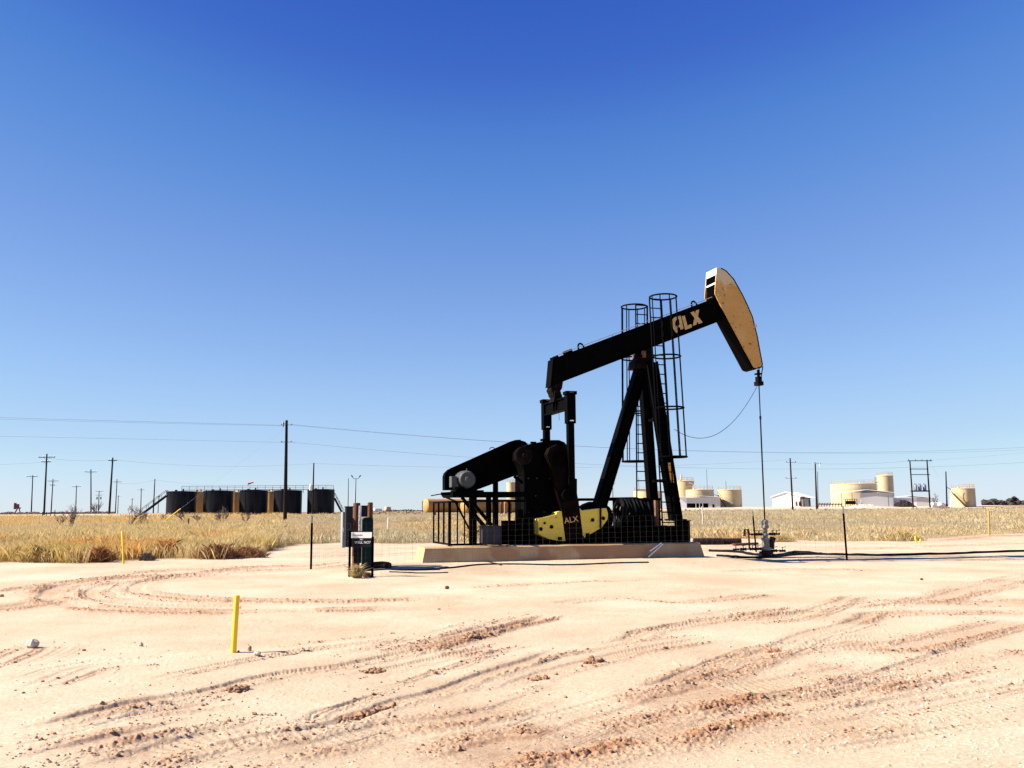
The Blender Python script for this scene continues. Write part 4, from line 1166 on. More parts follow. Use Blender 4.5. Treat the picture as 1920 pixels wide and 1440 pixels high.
groundline('shadow_cable', [(729,1069),(770,1070),(840,1066),(910,1059),(960,1058),(1060,1060),(1150,1057),(1216,1055)], 0.022, 'thin dark wire, drawn on as rail shadow along the concrete runner', 'shadow_cable', MAT['poly'])  # right stretch models the rail's cast shadow as a dark tube
groundline('shadow_cable', [(730,1073),(780,1075),(840,1074)], 0.016, 'short dark strip as painted fence shadow right of the green cabinet', 'shadow_cable', MAT['poly'])  # dark tube drawn where only the sign fence's shadow falls
groundline('earth_strap', [(908,1052),(925,1056),(940,1060)], 0.02, 'short dark strap slanting from the concrete runner to the thin dark wire', 'strap', MAT['steelpipe'])
# plank and bars leaning against the front runner
lean = MB()
for a, b_ in (((1243,1020),(1216,1044)), ((1240,1018),(1219,1033))):
    lean.bar(M(a[0], a[1], -1.58), M(b_[0], b_[1], -1.78), 0.028, 0.028)
tag(lean.build('steel_bar', MAT['white'], None, WELL.copy(), PHI), 'pale bent bar leaning on the concrete runner below the post leg', 'bar')

# pipes lying behind the wellhead
def lying(name, x0, x1, y, D, r, label, mt, dy=0.0):
    a = base(x0, D); b_ = base(x1, D + dy); a.z += r*0.85; b_.z += r*0.85
    mb = MB(); mb.cyl((0,0,0), b_-a, r, n=16)
    return tag(mb.build(name, mt, None, a), label, 'pipe')
lying('steel_pipe', 1298, 1352, 1013, 43, 0.16, 'thick dark pipe lying at the grass edge, left piece', MAT['steelpipe'])
lying('steel_pipe', 1353, 1387, 1013, 43.2, 0.15, 'thick dark pipe lying at the grass edge, right piece', MAT['steelpipe'])
lying('steel_pipe', 1372, 1418, 1014, 41.5, 0.06, 'thin rusty pipe lying at the grass edge left of the wellhead', MAT['rust'], 1.0)

# ------------------------------------------------------------------ livestock panel fence
def tpost(px, py, h, label, lean_=0.0, ground_p=None, name='fence_post', tip=True):
    p = gnd(px, py) if ground_p is None else ground_p
    t_ = thing(name, label, 'fence post', p, 0, 'black steel fence posts')
    mb = MB(); mb.box((-0.03, -0.006, -0.1), (0.03, 0.006, h*0.86)); mb.box((-0.006, -0.03, -0.1), (0.006, 0.006, h*0.86))
    mb.build('shaft', MAT['black'], t_)
    if tip: mb = MB(); mb.box((-0.019, -0.0055, h*0.86), (0.019, 0.0055, h)); mb.box((-0.0055, -0.019, h*0.86), (0.0055, 0.0055, h)); mb.build('white_tip', MAT['boxlight'], t_)
    t_.rotation_euler = (0, lean_, 0)
    return t_, p
_, pA = tpost(583, 1068, 1.50, 'black steel fence post with white tip at the left corner')
_, pB = tpost(655, 1081, 1.30, 'black steel post at the left edge of the well sign', tip=False)
_, pS = tpost(698, 1081, 1.12, 'black steel post at the right edge of the well sign', tip=False)
_, pC = tpost(1588, 1050, 1.68, 'tall black steel fence post right of the wellhead', -0.02)
_, pD = tpost(1418, 1035, 1.55, 'leaning black steel fence post just left of the wellhead', -0.05)
pE = Vector((-5.2, 31.6, gz(-5.2, 31.6)))
tpost(0, 0, 1.5, 'black steel fence post hidden behind the control boxes', 0, pE)
def panel(a, b_, label, h=1.27):
    a = Vector(a); b_ = Vector(b_)
    L_ = (b_.xy - a.xy).length
    n_ = max(2, round(L_/0.203)); mb = MB()
    def P_(f_, z):
        x = a.x + (b_.x-a.x)*f_; y = a.y + (b_.y-a.y)*f_
        w = 0.03*math.sin(f_*7 + a.x) * (z/h)
        return Vector((x + w*0.3, y + w, gz(x, y) + 0.02 + z)) - a
    for k in range(n_+1): mb.tube([P_(k/n_, z) for z in (0, h*0.5, h)], 0.0011, 4)
    for z in (0.0, 0.10, 0.20, 0.30, 0.42, 0.54, 0.68, 0.82, 0.97, 1.12, 1.27):
        mb.tube([P_(k/12, z*h/1.27) for k in range(13)], 0.0008, 4)
    return tag(mb.build('wire_panel', MAT['galv'], None, a), label, 'wire panel', 'galvanised wire fence panels')
panel(pA, pB, 'wire fence panel seen edge on left of the well sign')
pB2 = pB.lerp(pC, 0.335); pB3 = pB.lerp(pC, 0.67)
panel(pB, pB2, 'front wire fence panel running right from the well sign')
panel(pB2, pB3, 'front wire fence panel before the counterweights and concrete runner')
panel(pB3, pC, 'front wire fence panel before the wellhead')
panel(pC, pD, 'end wire fence panel between the two posts flanking the wellhead')
q1 = pD.lerp(pE, 0.34); q2 = pD.lerp(pE, 0.67)
panel(pD, q1, 'rear wire fence panel behind the wellhead'); panel(q1, q2, 'rear wire fence panel behind the post legs'); panel(q2, pE, 'rear wire fence panel behind the motor stand')
panel(pE, pA, 'left wire fence panel behind the control boxes')

# ------------------------------------------------------------------ well sign, control boxes
def face(px0, py0, px1, py1, D, th):
    a = at(px0, py1, D); b_ = at(px1, py0, D)
    return a, b_
def panelbox(name, px0, px1, py0, py1, D, depth, mt, label, cat, rz=0.0, to_ground=False, extra=None):
    a = at(px0, py1, D); b_ = at(px1, py0, D)
    w = b_.x - a.x; o_ = Vector(((a.x+b_.x)/2, D, gz((a.x+b_.x)/2, D)))
    z0 = (a.z - o_.z) if not to_ground else 0.0; z1 = b_.z - o_.z
    t_ = thing(name, label, cat, o_, rz)
    mb = MB(); mb.box((-w/2, 0, z0), (w/2, depth, z1)); mb.build('body', mt, t_)
    mb = MB(); mb.box((-w/2+0.02, -0.012, z0+0.03), (w/2-0.02, -0.001, z1-0.03)); mb.box((w/2-0.06, -0.035, (z0+z1)/2-0.05), (w/2-0.04, -0.012, (z0+z1)/2+0.05)); mb.build('door', mt, t_)
    if extra: extra(t_, w, z0, z1, depth)
    return t_
DS = pB.y + 0.02
sgn = thing('well_sign', 'black well sign with white name strip wired to the fence', 'sign', Vector((at(677,1012,DS).x, DS-0.04, gz(at(677,1012,DS).x, DS))), -0.16)
a = at(654, 1026, DS-.04); b_ = at(699, 1009, DS-.04); w = (b_.x-a.x)/2; oz = sgn.location.z
mb = MB(); mb.box((-w, 0, a.z-oz), (w, 0.012, b_.z-oz+0.17)); mb.build('back_board', MAT['boxdark'], sgn)
c1 = at(655, 1009, DS-.05).z-oz; c2 = at(655, 998, DS-.05).z-oz
mb = MB(); mb.box((-w+0.01, -0.006, c1), (w-0.01, -0.001, c2)); strip = mb.build('name_strip', MAT['white'], sgn)
zc_ = (c1+c2)/2
mb = MB()   # faded handwriting, no longer legible
pts = [Vector((-w+0.06+0.0042*k, -0.0075, zc_ + 0.022*math.sin(k*0.9)*math.sin(k*0.31+1) + 0.006*math.sin(k*2.1))) for k in range(66)]
mb.tube(pts, 0.0028, 4); mb.build('faded_script', MAT['grey'], strip)
text_mesh('sign_lettering', 'WELL NO7', 0.085, MAT['white'], sgn, Vector((0.05, -0.004, at(677,1017,DS).z-oz)), (1,0,0), (0,0,1), 0.002)
text_mesh('sign_lettering', 'NO', 0.05, MAT['white'], sgn, Vector((0.02, -0.004, at(677,1011.5,DS).z-oz)), (1,0,0), (0,0,1), 0.002)
def lidded(t_, w, z0, z1, d_):
    mb = MB(); mb.box((-w/2-0.015, -0.03, z1), (w/2+0.015, d_+0.01, z1+0.025)); mb.build('lid', [c for c in t_.children if c.name.startswith('body')][0].data.materials[0], t_)
panelbox('control_box', 648, 662, 951, 1026, 24.6, 0.22, MAT['boxgrey'], 'tall blue grey control box on the left of the box cluster', 'control box', 0.35, False, lidded)
panelbox('switch_box', 641.5, 648, 960, 1027, 24.9, 0.16, MAT['boxlight'], 'narrow light grey switch box at the far left of the box cluster', 'switch box', 0.5)
panelbox('control_box', 678, 689.5, 949.5, 969, 24.7, 0.18, MAT['boxgrey'], 'small blue grey box above the green cabinet', 'control box', 0.25, False, lidded)
panelbox('meter_riser', 671.5, 677.5, 948, 1012, 24.55, 0.08, MAT['white'], 'narrow white meter riser between the two wooden posts', 'meter riser', 0.15)
def wpost(px0, px1, ytop, D, label):
    a = at(px0, ytop, D); b_ = at(px1, ytop, D); x = (a.x+b_.x)/2; g_ = gz(x, D)
    mb = MB(); mb.lathe([((b_.x-a.x)/2*1.05, -0.1), ((b_.x-a.x)/2, (a.z-g_)*0.6), ((b_.x-a.x)/2*0.96, a.z-g_-0.02), ((b_.x-a.x)/2*0.85, a.z-g_)], (0,0,0), n=14)
    return tag(mb.build('wooden_post', MAT['postwood'], None, (x, D, g_)), label, 'post', 'wooden posts of the control boxes')
wpost(662, 676, 943, 25.0, 'thick brown wooden post left of the white meter riser')
wpost(689, 699.5, 942, 25.6, 'brown wooden post rising behind the green cabinet')
# green cabinet with a rounded top
a = at(678.5, 1073, 24.3); b_ = at(700, 970, 24.3); w = b_.x-a.x; xg = (a.x+b_.x)/2; g_ = gz(xg, 24.3); H_ = b_.z-g_
gc = thing('green_cabinet', 'dark green round topped cabinet standing behind the well sign', 'cabinet', (xg, 24.3, g_), 0.22)
mb = MB()
prof = [(-w/2, 0, 0), (w/2, 0, 0), (w/2, 0, H_-0.06), (w/2-0.03, 0, H_-0.02), (w/2-0.08, 0, H_), (-w/2+0.08, 0, H_), (-w/2+0.03, 0, H_-0.02), (-w/2, 0, H_-0.06)]
mb.prism([Vector(p) for p in prof], (0, 0.25, 0)); mb.build('body', MAT['green'], gc)
mb = MB(); mb.box((-w/2+0.02, -0.012, 0.06), (w/2-0.02, -0.001, H_-0.08)); mb.build('door', MAT['green'], gc)
mb = MB(); mb.box((w/2-0.07, -0.035, H_*0.5), (w/2-0.05, -0.012, H_*0.5+0.1)); mb.build('handle', MAT['silver'], gc)
panelbox('control_box', 663, 678, 1010, 1056, 24.75, 0.15, MAT['boxdark'], 'charcoal box low behind the well sign beside the green cabinet', 'control box', 0.2)
# straw weed caught at the foot of the sign
for px, py, wp, hp, lb in ((669, 1083, 17, 25, 'straw tumbleweed caught at the foot of the well sign'), (689, 1081, 16, 11, 'low brown weed at the foot of the green cabinet')):
    weed(px, py, wp, hp, ST if hp > 20 else DK, lb, 700, 'tumbleweed', 'weeds caught at the well sign')

# ------------------------------------------------------------------ marker posts
def stake(px, ptop, pbot, wpx, label, mt, cat='marker post', name='marker_post', group='yellow marker posts'):
    p = gnd(px[1], pbot); top = at(px[0], ptop, p.y); r = wpx/F*p.y/2
    ax_ = Vector((top.x-p.x, 0, top.z-p.z)); L_ = ax_.length; d_ = ax_.normalized()
    mb = MB(); mb.lathe([(r, -0.1), (r, L_-0.012), (r*0.9, L_-0.003), (r*0.72, L_), (r*0.70, L_-0.02)], (0,0,0), d_, 14)
    return tag(mb.build(name, mt, None, p), label, cat, group)
stake((444.5, 438), 1116, 1222, 10, 'thick yellow plastic marker post in the bare sand, nearest the camera', MAT['stake'])
stake((229.5, 231.5), 996, 1057, 3.6, 'thin yellow marker post at the edge of the grass on the left', MAT['stake'])
stake((1716, 1718), 1005, 1017, 3, 'short yellow pipe stub upright in the weeds at right', MAT['stake'])
stake((1726, 1724.5), 1011, 1018, 2.2, 'tiny yellow peg leaning beside the short yellow pipe stub', MAT['stake'])
stake((1853.5, 1855), 958, 1004, 3.6, 'tan wooden stake standing in the grass on the far right', MAT['ochre'], 'stake', 'wooden_stake', 'stakes in the grass')
stake((1316.5, 1318.5), 950, 985, 2.4, 'pale stake in the grass right of the post leg', MAT['stone'], 'stake', 'wooden_stake', 'stakes in the grass')
stake((728, 726), 971, 1000, 1.8, 'thin white tipped stake in the grass right of the box cluster', MAT['white'], 'stake', 'wooden_stake', 'stakes in the grass')
stake((354, 353), 972, 988, 2.2, 'short dark stake in the tall grass before the black tanks', MAT['steelpipe'], 'stake', 'wooden_stake', 'stakes in the grass')

# ------------------------------------------------------------------ stones
def stone(px, py, wpx, hpx, label, mt=MAT['stone'], grp='loose stones in the yard'):
    p = gnd(px, py); s = p.y/F; r = wpx*s/2
    v = []
    n1, n2 = 9, 7
    for i in range(n2+1):
        ph = math.pi*i/n2
        for j in range(n1):
            th_ = 2*math.pi*j/n1; k = 0.82 + 0.3*random.random()
            v.append((r*math.sin(ph)*math.cos(th_)*k, r*0.8*math.sin(ph)*math.sin(th_)*k, hpx*s*(0.42+0.55*math.cos(ph)*k)))
    f = [(i*n1+j, (i+1)*n1+j, (i+1)*n1+(j+1) % n1, i*n1+(j+1) % n1) for i in range(n2) for j in range(n1)]
    mb = MB(); mb.add(v, f)
    z = float(surf(p.x, p.y)[0])
    return tag(mb.build('stone', mt, None, (p.x, p.y, z)), label, 'stone', grp)
stone(60, 1217, 26, 15, 'large pale stone lying in the sand on the left')
stone(264, 1212, 10, 7, 'small round pale stone between the large stone and the yellow post')
stone(157, 1221, 8, 4, 'small flat brown stone right of the large pale stone', MAT['clod'])
stone(838, 1104, 9, 6, 'small dark stone on the bare sand below the pipe stub', MAT['rust'])
stone(468, 1219, 8, 10, 'yellowish clod standing just right of the thick yellow post', MAT['ochre'])
stone(447, 1221, 5, 3, 'dark pebble at the foot of the thick yellow post', MAT['rust'])
stone(3, 1119, 9, 5, 'dark clod at the left end of the looping tracks', MAT['clod'])
stone(482, 1229, 14, 8, 'white caliche lump beside the track below the yellow post')
stone(1728, 1088, 6, 4, 'lone dark pebble on the bare sand at the right', MAT['rust'])
stone(800, 1318, 0.1, 0.1, 'x') if False else None
for (px, py, wp, hp, lb) in ((443, 1297, 24, 10, 'dark red clod heap on the rut near the bottom left'), (700, 1258, 26, 9, 'dark red clod heap on the middle rut'), (1008, 1269, 22, 12, 'red clod heap alone in the middle of the yard'), (1112, 1239, 26, 10, 'red clod heap right of the lone heap'), (970, 1176, 22, 8, 'dark clod heap at the end of the upper rut'), (885, 1200, 44, 8, 'long dark clod heap on the upper rut'), (1445, 1219, 14, 7, 'small dark clod heap on the right hand rut'), (690, 1336, 60, 14, 'long dark red clod bank on the lower rut')):
    p = gnd(px, py); s = p.y/F
    N = 130; x = p.x + RNG.normal(0, wp*s/3.2, N); y = p.y + RNG.normal(0, wp*s/3.0, N)
    if wp > 30: y = p.y + (x-p.x)*1.3 + RNG.normal(0, 0.05, N)
    o = lumps('clod_heap', x, y, np.clip(RNG.lognormal(math.log(0.013), 0.5, N), 0.005, 0.034), MAT['clod'], 0.5)
    tag(o, lb, 'clod heap', 'heaps of clods on the ruts', 'stuff')

# ------------------------------------------------------------------ power poles
WD = MAT['wood']
def pole(ptop, pbot, D, arms, label, r=0.15, extra=None, dev=None, group='wooden power poles'):
    """ptop/pbot picture points of the pole, arms: list of (row, left col, right col)"""
    p = base(pbot[0], D); top = at(ptop[0], ptop[1], D)
    t_ = thing('power_pole', label, 'power pole', p, 0, group)
    mb = MB(); v = Vector((top.x-p.x, 0, top.z-p.z))
    mb.tube([Vector((0, 0, -0.3)), v*0.5, v], [r*1.15, r*0.95, r*0.72], 10)
    mb.build('pole', WD, t_)
    for row, xl, xr in arms:
        a = at(xl, row, D) - p; b_ = at(xr, row, D) - p; a.y = b_.y = -0.16; b_.z = a.z
        mb = MB(); mb.bar(a, b_, 0.11, 0.13, side=(0,1,0))
        mid = (a+b_)/2
        if (b_-a).length > 1.6:
            mb.bar(a.lerp(b_, 0.28), mid + Vector((0, 0.0, -0.55)), 0.03, 0.03); mb.bar(a.lerp(b_, 0.72), mid + Vector((0, 0.0, -0.55)), 0.03, 0.03)
        arm = mb.build('crossarm', WD, t_)
        mb = MB()
        for f_ in (0.03, 0.30, 0.70, 0.97): q_ = a.lerp(b_, f_); mb.lathe([(0.05, 0.06), (0.08, 0.12), (0.05, 0.16), (0.08, 0.2), (0.04, 0.26)], q_, n=8)
        mb.build('insulator', MAT['insulator'], arm)
    if extra: extra(t_, p, v)
    return t_, p, v
def can(dx, z0, h, r, mt=None):
    def f(t_, p, v):
        mb = MB(); mb.lathe([(r*0.9, z0), (r, z0+0.04), (r, z0+h-0.05), (r*0.85, z0+h), (r*0.3, z0+h+0.02), (r*0.25, z0+h+0.2)], (dx, -0.25, 0), n=14); mb.build('pole_transformer', mt or MAT['boxlight'], t_)
    return f
def small_top(t_, p, v):
    mb = MB(); z = v.z
    mb.lathe([(0.10, 0), (0.10, 0.5), (0.06, 0.55)], (v.x-0.35, -0.2, z-0.75), n=10); mb.bar((v.x-0.4, -0.1, z-0.45), (v.x+0.2, -0.1, z-0.3), 0.05, 0.05)
    mb.build('cutout', MAT['boxlight'], t_)
    mb = MB()
    for row in (797, 829): q_ = at(537, row, 105) - p; mb.bar(q_ + Vector((-0.55, -0.1, 0)), q_ + Vector((0.6, -0.1, 0)), 0.05, 0.05); mb.lathe([(0.05,0),(0.08,0.06),(0.05,0.14)], q_ + Vector((-0.55,-0.1,0)), n=8); mb.lathe([(0.05,0),(0.08,0.06),(0.05,0.14)], q_ + Vector((0.6,-0.1,0)), n=8)
    mb.build('bracket', MAT['insulator'], t_)
A_, pA_, vA_ = pole((537.5, 788), (535, 985), 105, [], 'tallest thick dark power pole standing before the black tanks', 0.20, small_top)
pole((88, 851), (83, 969), 180, [(857.5, 73, 104), (866, 79, 96)], 'dark power pole with two crossarms, second from the left edge', 0.17)
pole((211.5, 858), (205, 972), 185, [(863.5, 204, 220)], 'dark leaning power pole with one short crossarm, left of the black tanks', 0.19)
pole((170.5, 880), (171, 967), 240, [(885, 160, 182)], 'power pole with wide crossarm, midway between the two tall left poles', 0.16)
pole((61.5, 891), (59, 968), 280, [(893.5, 50, 71.5)], 'power pole with one wide crossarm nearest the left edge', 0.17)
pole((99.5, 898), (96, 969), 300, [(902, 90, 110), (909.5, 94, 105)], 'leaning power pole with two crossarms right of the tall two armed pole', 0.17)
pole((143.5, 910), (142, 967), 370, [(912.5, 135, 152)], 'short far power pole with one crossarm beside a bare bush', 0.19)
def cans2(t_, p, v):
    mb = MB()
    for dx in (-0.9, 0.9): mb.lathe([(0.4, 0), (0.4, 1.1), (0.3, 1.3)], (dx, -0.3, v.z-4.2), n=10)
    mb.build('pole_transformer', MAT['boxlight'], t_)
pole((186, 920), (184.5, 966), 450, [(921.5, 179, 194), (928.5, 180, 192)], 'far power pole carrying two round transformers', 0.2, cans2)
pole((219.5, 898), (216.5, 966), 320, [(903.5, 212, 228)], 'thin power pole just right of the leaning one armed pole', 0.16)
pole((222, 929), (221, 966), 600, [(930.5, 217, 227)], 'tiny far power pole behind the thin pole', 0.22)
pole((248, 934), (247.5, 966), 640, [(936, 244, 252)], 'tiny far power pole between the bare bushes', 0.25)
pole((265, 915), (264, 966), 420, [(918.5, 258, 272)], 'far power pole with one crossarm left of the tank stairs', 0.2)
pole((290.5, 898), (287.5, 966), 320, [], 'bare power pole without crossarm standing by the tank stairs', 0.2)
pole((297.5, 929), (296.5, 962), 520, [(931, 294, 301)], 'tiny far power pole seen through the tank stairs', 0.2)
pole((588.5, 868), (586, 964), 172, [], 'power pole with white transformer before the rightmost black tank', 0.15, can(-0.35, 4.4, 1.0, 0.28, MAT['white']))
pole((1148.5, 905), (1150, 950), 330, [(907, 1146, 1153)], 'far pole seen between the rear leg and the ladder', 0.13)
def white_ins(t_, p, v):
    mb = MB()
    for row, w_ in ((867, 1.0), (897, 1.1)):
        q_ = at(1483, row, 205) - p; mb.bar(q_ + Vector((-w_,-.1,0)), q_ + Vector((w_,-.1,0)), 0.07, 0.06)
        for s_ in (-1, 1): mb.lathe([(0.07,0),(0.13,0.1),(0.07,0.25)], q_ + Vector((s_*w_,-.1,0)), n=8)
    mb.build('bracket', MAT['insulator'], t_)
pole((1481.5, 859), (1486.5, 957), 205, [], 'tall dark power pole in front of the left white shed', 0.2, white_ins)
def white_arm(t_, p, v):
    mb = MB(); q_ = at(1531, 869, 205) - p; mb.bar(q_ + Vector((-0.9,-.2,0)), q_ + Vector((0.9,-.2,0)), 0.14, 0.2); mb.lathe([(0.12,0),(0.12,0.7)], q_ + Vector((0.6,-.2,-0.7)), n=8); mb.build('crossarm', MAT['white'], t_)
pole((1528.5, 867), (1531.5, 957), 205, [], 'dark power pole with white crossarm at the right end of the shed', 0.19, white_arm)
pole((1533, 884), (1534, 957), 212, [], 'thin pole close behind the white armed pole', 0.08)
pole((1773.5, 884), (1776, 952), 215, [], 'bare pole left of the far right cream tank', 0.16)
# lamp poles behind the control boxes
lp, pp, vv = pole((667.5, 898), (666, 962), 190, [], 'slim lamp pole with two lamp heads behind the control boxes', 0.09, None, None, None)
lp.name = 'lamp_pole'; lp['category'] = 'lamp pole'
for s_ in (-1, 1):
    mb = MB(); mb.tube([vv, vv + Vector((s_*0.5, 0, 0.1)), vv + Vector((s_*0.75, 0, 0.45))], 0.05, 6); mb.bar(vv + Vector((s_*0.65, 0, 0.35)), vv + Vector((s_*0.95, 0, 0.75)), 0.25, 0.18); mb.build('lamp_head', MAT['grey'], lp)
lp, pp, vv = pole((653.5, 897), (652.5, 962), 195, [], 'slim bare metal pole behind the control boxes', 0.08, None, None, None)
lp.name = 'metal_pole'; lp['category'] = 'pole'
for px, y0, y1, D, lb in ((1327.5, 880, 925, 260, 'thin antenna mast above the cream tanks'), (1363, 902, 922, 260, 'short antenna rod on the cream tanks'), (1199, 895, 930, 260, 'thin vent mast over the tank behind the post leg')):
    p = base(px, D); tp = at(px, y0, D); mb = MB(); mb.tube([(0,0,0), (0,0,tp.z-p.z)], 0.05, 6); tag(mb.build('antenna_mast', MAT['grey'], None, p), lb, 'antenna')

# ------------------------------------------------------------------ overhead wires
def wire(pts, label, r=0.022, grp='overhead wires'):
    """pts: (col, row, distance); a smooth sagging line through them"""
    P = [at(*p) for p in pts]
    if len(P) == 3:
        a, m_, c = P; out = []
        f0 = (m_.x-a.x)/(c.x-a.x); ctl = (m_ - a*(1-f0)**2 - c*f0**2)/(2*f0*(1-f0))
        for k in range(41):
            f_ = k/40; out.append(a*(1-f_)**2 + ctl*2*f_*(1-f_) + c*f_*f_)
    else: out = [P[0].lerp(P[1], k/20) - Vector((0, 0, 0.012*(P[1]-P[0]).length*4*(k/20)*(1-k/20))) for k in range(21)]
    o_ = out[0].copy(); mb = MB(); mb.tube([p-o_ for p in out], r*0.8, 5)
    return tag(mb.build('power_line', MAT['wire'], None, o_), label, 'wire', grp)
wire([(-700, 762, 95), (0, 783, 99), (533, 797.5, 105)], 'upper wire from the tall pole to the left edge', 0.018)
wire([(-700, 764, 96), (0, 786, 100), (533, 798.5, 105.4)], 'second upper wire close below the first, left of the tall pole', 0.014)
wire([(-700, 806, 95), (0, 818, 99), (530, 829.5, 105)], 'lower wire from the tall pole to the left edge', 0.014)
wire([(545, 795.5, 105), (1300, 845, 118), (2600, 770, 140)], 'upper wire from the tall pole sagging far to the right', 0.018)
wire([(545, 797, 105.4), (1300, 845.6, 118.4), (2600, 786, 140.4)], 'second upper wire sagging to the right, dividing from the first near the right edge', 0.014)
wire([(545, 829, 105), (1290, 877, 118), (2600, 790, 140)], 'lower wire from the tall pole sagging behind the pump to the right', 0.016)
wire([(213, 862, 185), (400, 874, 180), (588, 869, 172)], 'wire from the leaning one armed pole to the white transformer pole', 0.026)
wire([(92, 859, 180), (150, 864, 182), (211, 862, 185)], 'wire between the two tall poles at the left', 0.022)
wire([(-200, 862, 170), (0, 871, 176), (86, 866, 180)], 'wire from the two armed pole to the left edge', 0.018)
wire([(588, 869, 172), (840, 876, 178), (1481, 862, 205)], 'wire from the white transformer pole toward the shed poles', 0.02)
wire([(1481, 867, 205), (1600, 870, 210), (1708, 864, 215)], 'wire from the shed pole to the double power pole', 0.026)
wire([(1742, 863, 215), (1830, 857, 214), (2100, 826, 205)], 'wire from the double power pole to the right edge', 0.02)
wire([(222, 906, 320), (258, 906, 320), (290, 900, 320)], 'faint far wire ending at the bare pole by the stairs', 0.03)
wire([(290, 900, 320), (450, 914, 300), (653, 898, 195)], 'faint far wire passing over the black tanks', 0.03)
wire([(1742, 866, 215), (1760, 893, 215)], 'guy wire falling right from the double power pole', 0.012)
# guy wire of the tall pole with its yellow guard
a = at(535, 803, 105); g_ = at(300, 990, 100); g_.z = gz(g_.x, g_.y)
mb = MB(); mb.tube([Vector((0,0,0)), g_-a], 0.006, 5); tag(mb.build('guy_wire', MAT['wire'], None, a), 'thin guy wire slanting down left from the tall pole', 'wire')
d_ = (a-g_); f_ = 2.6/d_.length
mb = MB(); mb.tube([Vector((0,0,0)), d_*f_], 0.055, 10); tag(mb.build('guy_guard', MAT['stake'], None, g_), 'yellow guard tube leaning in the grass before the leftmost black tank', 'guy guard')

# ------------------------------------------------------------------ tanks
def tank(px0, px1, ytop, D, mt, label, group, dome=0.06, ladder_side=None, roofmat=None, vent=True, ribs=0, bot=None, dz=0.0):
    a = at(px0, ytop, D); b_ = at(px1, ytop, D); R_ = (b_.x-a.x)/2; x = (a.x+b_.x)/2
    g_ = gz(x, D) + dz; Ht = a.z - g_
    t_ = thing('storage_tank', label, 'tank', (x, D, g_), 0, group)
    mb = MB(); mb.lathe([(R_, -0.3), (R_, Ht)], n=40)
    if ribs:
        for k in range(1, ribs): mb.lathe([(R_+0.002, Ht*k/ribs-0.04), (R_+0.03, Ht*k/ribs), (R_+0.002, Ht*k/ribs+0.04)], n=40)
    mb.build('shell', mt, t_)
    mb = MB(); mb.lathe([(R_+0.05, Ht+0.002), (R_+0.05, Ht+0.10), (R_*0.97, Ht+0.14), (R_*0.5, Ht+0.14+R_*dome*0.8), (0.02, Ht+0.14+R_*dome*1.3)], n=40)
    rf = mb.build('roof', roofmat or mt, t_)
    if vent:
        mb = MB(); mb.cyl((R_*0.2, -R_*0.3, Ht), (R_*0.2, -R_*0.3, Ht+0.6), 0.14, n=10); mb.cyl((-R_*0.4, 0, Ht), (-R_*0.4, 0, Ht+0.45), 0.25, n=12); mb.build('vent', MAT['grey'] if mt is MAT['tankblack'] else mt, rf)
    mb = MB(); mb.lathe([(0.32, 0), (0.32, 0.12), (0.2, 0.14)], (0, -R_-0.02, 0.8), (0,-1,0), 14); mb.build('manway', MAT['boxdark'] if mt is MAT['tankblack'] else mt, t_)
    if mt is MAT['tan']:
        mb = MB(); rr = R_*0.94
        for k in range(14):
            a = math.pi*(0.85 + k*1.3/13); mb.bar((rr*math.cos(a), rr*math.sin(a), Ht+0.12), (rr*math.cos(a), rr*math.sin(a), Ht+1.0), 0.035, 0.035)
        for hh_ in (0.55, 1.0): mb.tube([(rr*math.cos(math.pi*(0.85 + k*1.3/26)), rr*math.sin(math.pi*(0.85 + k*1.3/26)), Ht+hh_) for k in range(27)], 0.03, 5)
        mb.build('handrail', MAT['ochre'], rf)
        mb = MB()
        for k in range(1, 4): mb.lathe([(R_+0.002, Ht*k/4-0.035), (R_+0.025, Ht*k/4), (R_+0.002, Ht*k/4+0.035)], n=40)
        mb.build('seam', mt, t_)
    return t_, x, g_, R_, Ht
TB = []
names = ['leftmost black tank beside the long stairs', 'second black tank from the left, streaked with painted grey sheen', 'middle black tank under the windsock', 'fourth black tank, partly behind the tall pole', 'rightmost black tank behind the white transformer']
for (x0, x1, y), lb in zip(((314, 368, 923), (383, 437, 922), (450, 502, 921), (514, 566, 921), (577, 627, 920)), names):
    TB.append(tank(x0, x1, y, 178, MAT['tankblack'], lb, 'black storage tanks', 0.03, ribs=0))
for (x0, x1, y, D), lb in zip(((360, 390, 923, 186), (430, 460, 924, 186), (497, 522, 923, 186)), ('tan tank glimpsed between the first and second black tanks', 'tan tank glimpsed between the second and middle black tanks', 'tan tank glimpsed between the middle and fourth black tanks')):
    tank(x0, x1, y, D, MAT['ochre'], lb, 'tan tanks behind the black row', 0.03)
# catwalk over the black tanks
p0 = at(342, 921, 174.2); p1 = at(626, 919, 174.2)
cw = thing('catwalk', 'long steel catwalk with handrail along the tops of the black tanks', 'catwalk', (p0.x, 174.2, gz(p0.x, 174.2)))
g_ = cw.location.z; Lw = p1.x-p0.x; zc_ = p0.z-g_ + 0.15
mb = MB(); mb.box((0, -0.4, zc_), (Lw, 0.4, zc_+0.08))
for k in range(11): mb.bar((Lw*k/10, -0.3, zc_-0.9 if k % 2 else zc_-0.6), (Lw*k/10, -0.3, zc_), 0.08, 0.08)
mb.build('walkway', MAT['boxdark'], cw)
mb = MB()
for k in range(21): mb.bar((Lw*k/20, -0.4, zc_+0.08), (Lw*k/20, -0.4, zc_+0.75), 0.05, 0.05)
mb.bar((0, -0.4, zc_+0.75), (Lw, -0.4, zc_+0.75), 0.06, 0.06); mb.bar((0, -0.4, zc_+0.42), (Lw, -0.4, zc_+0.42), 0.04, 0.04)
mb.build('handrail', MAT['boxdark'], cw)
mb = MB()
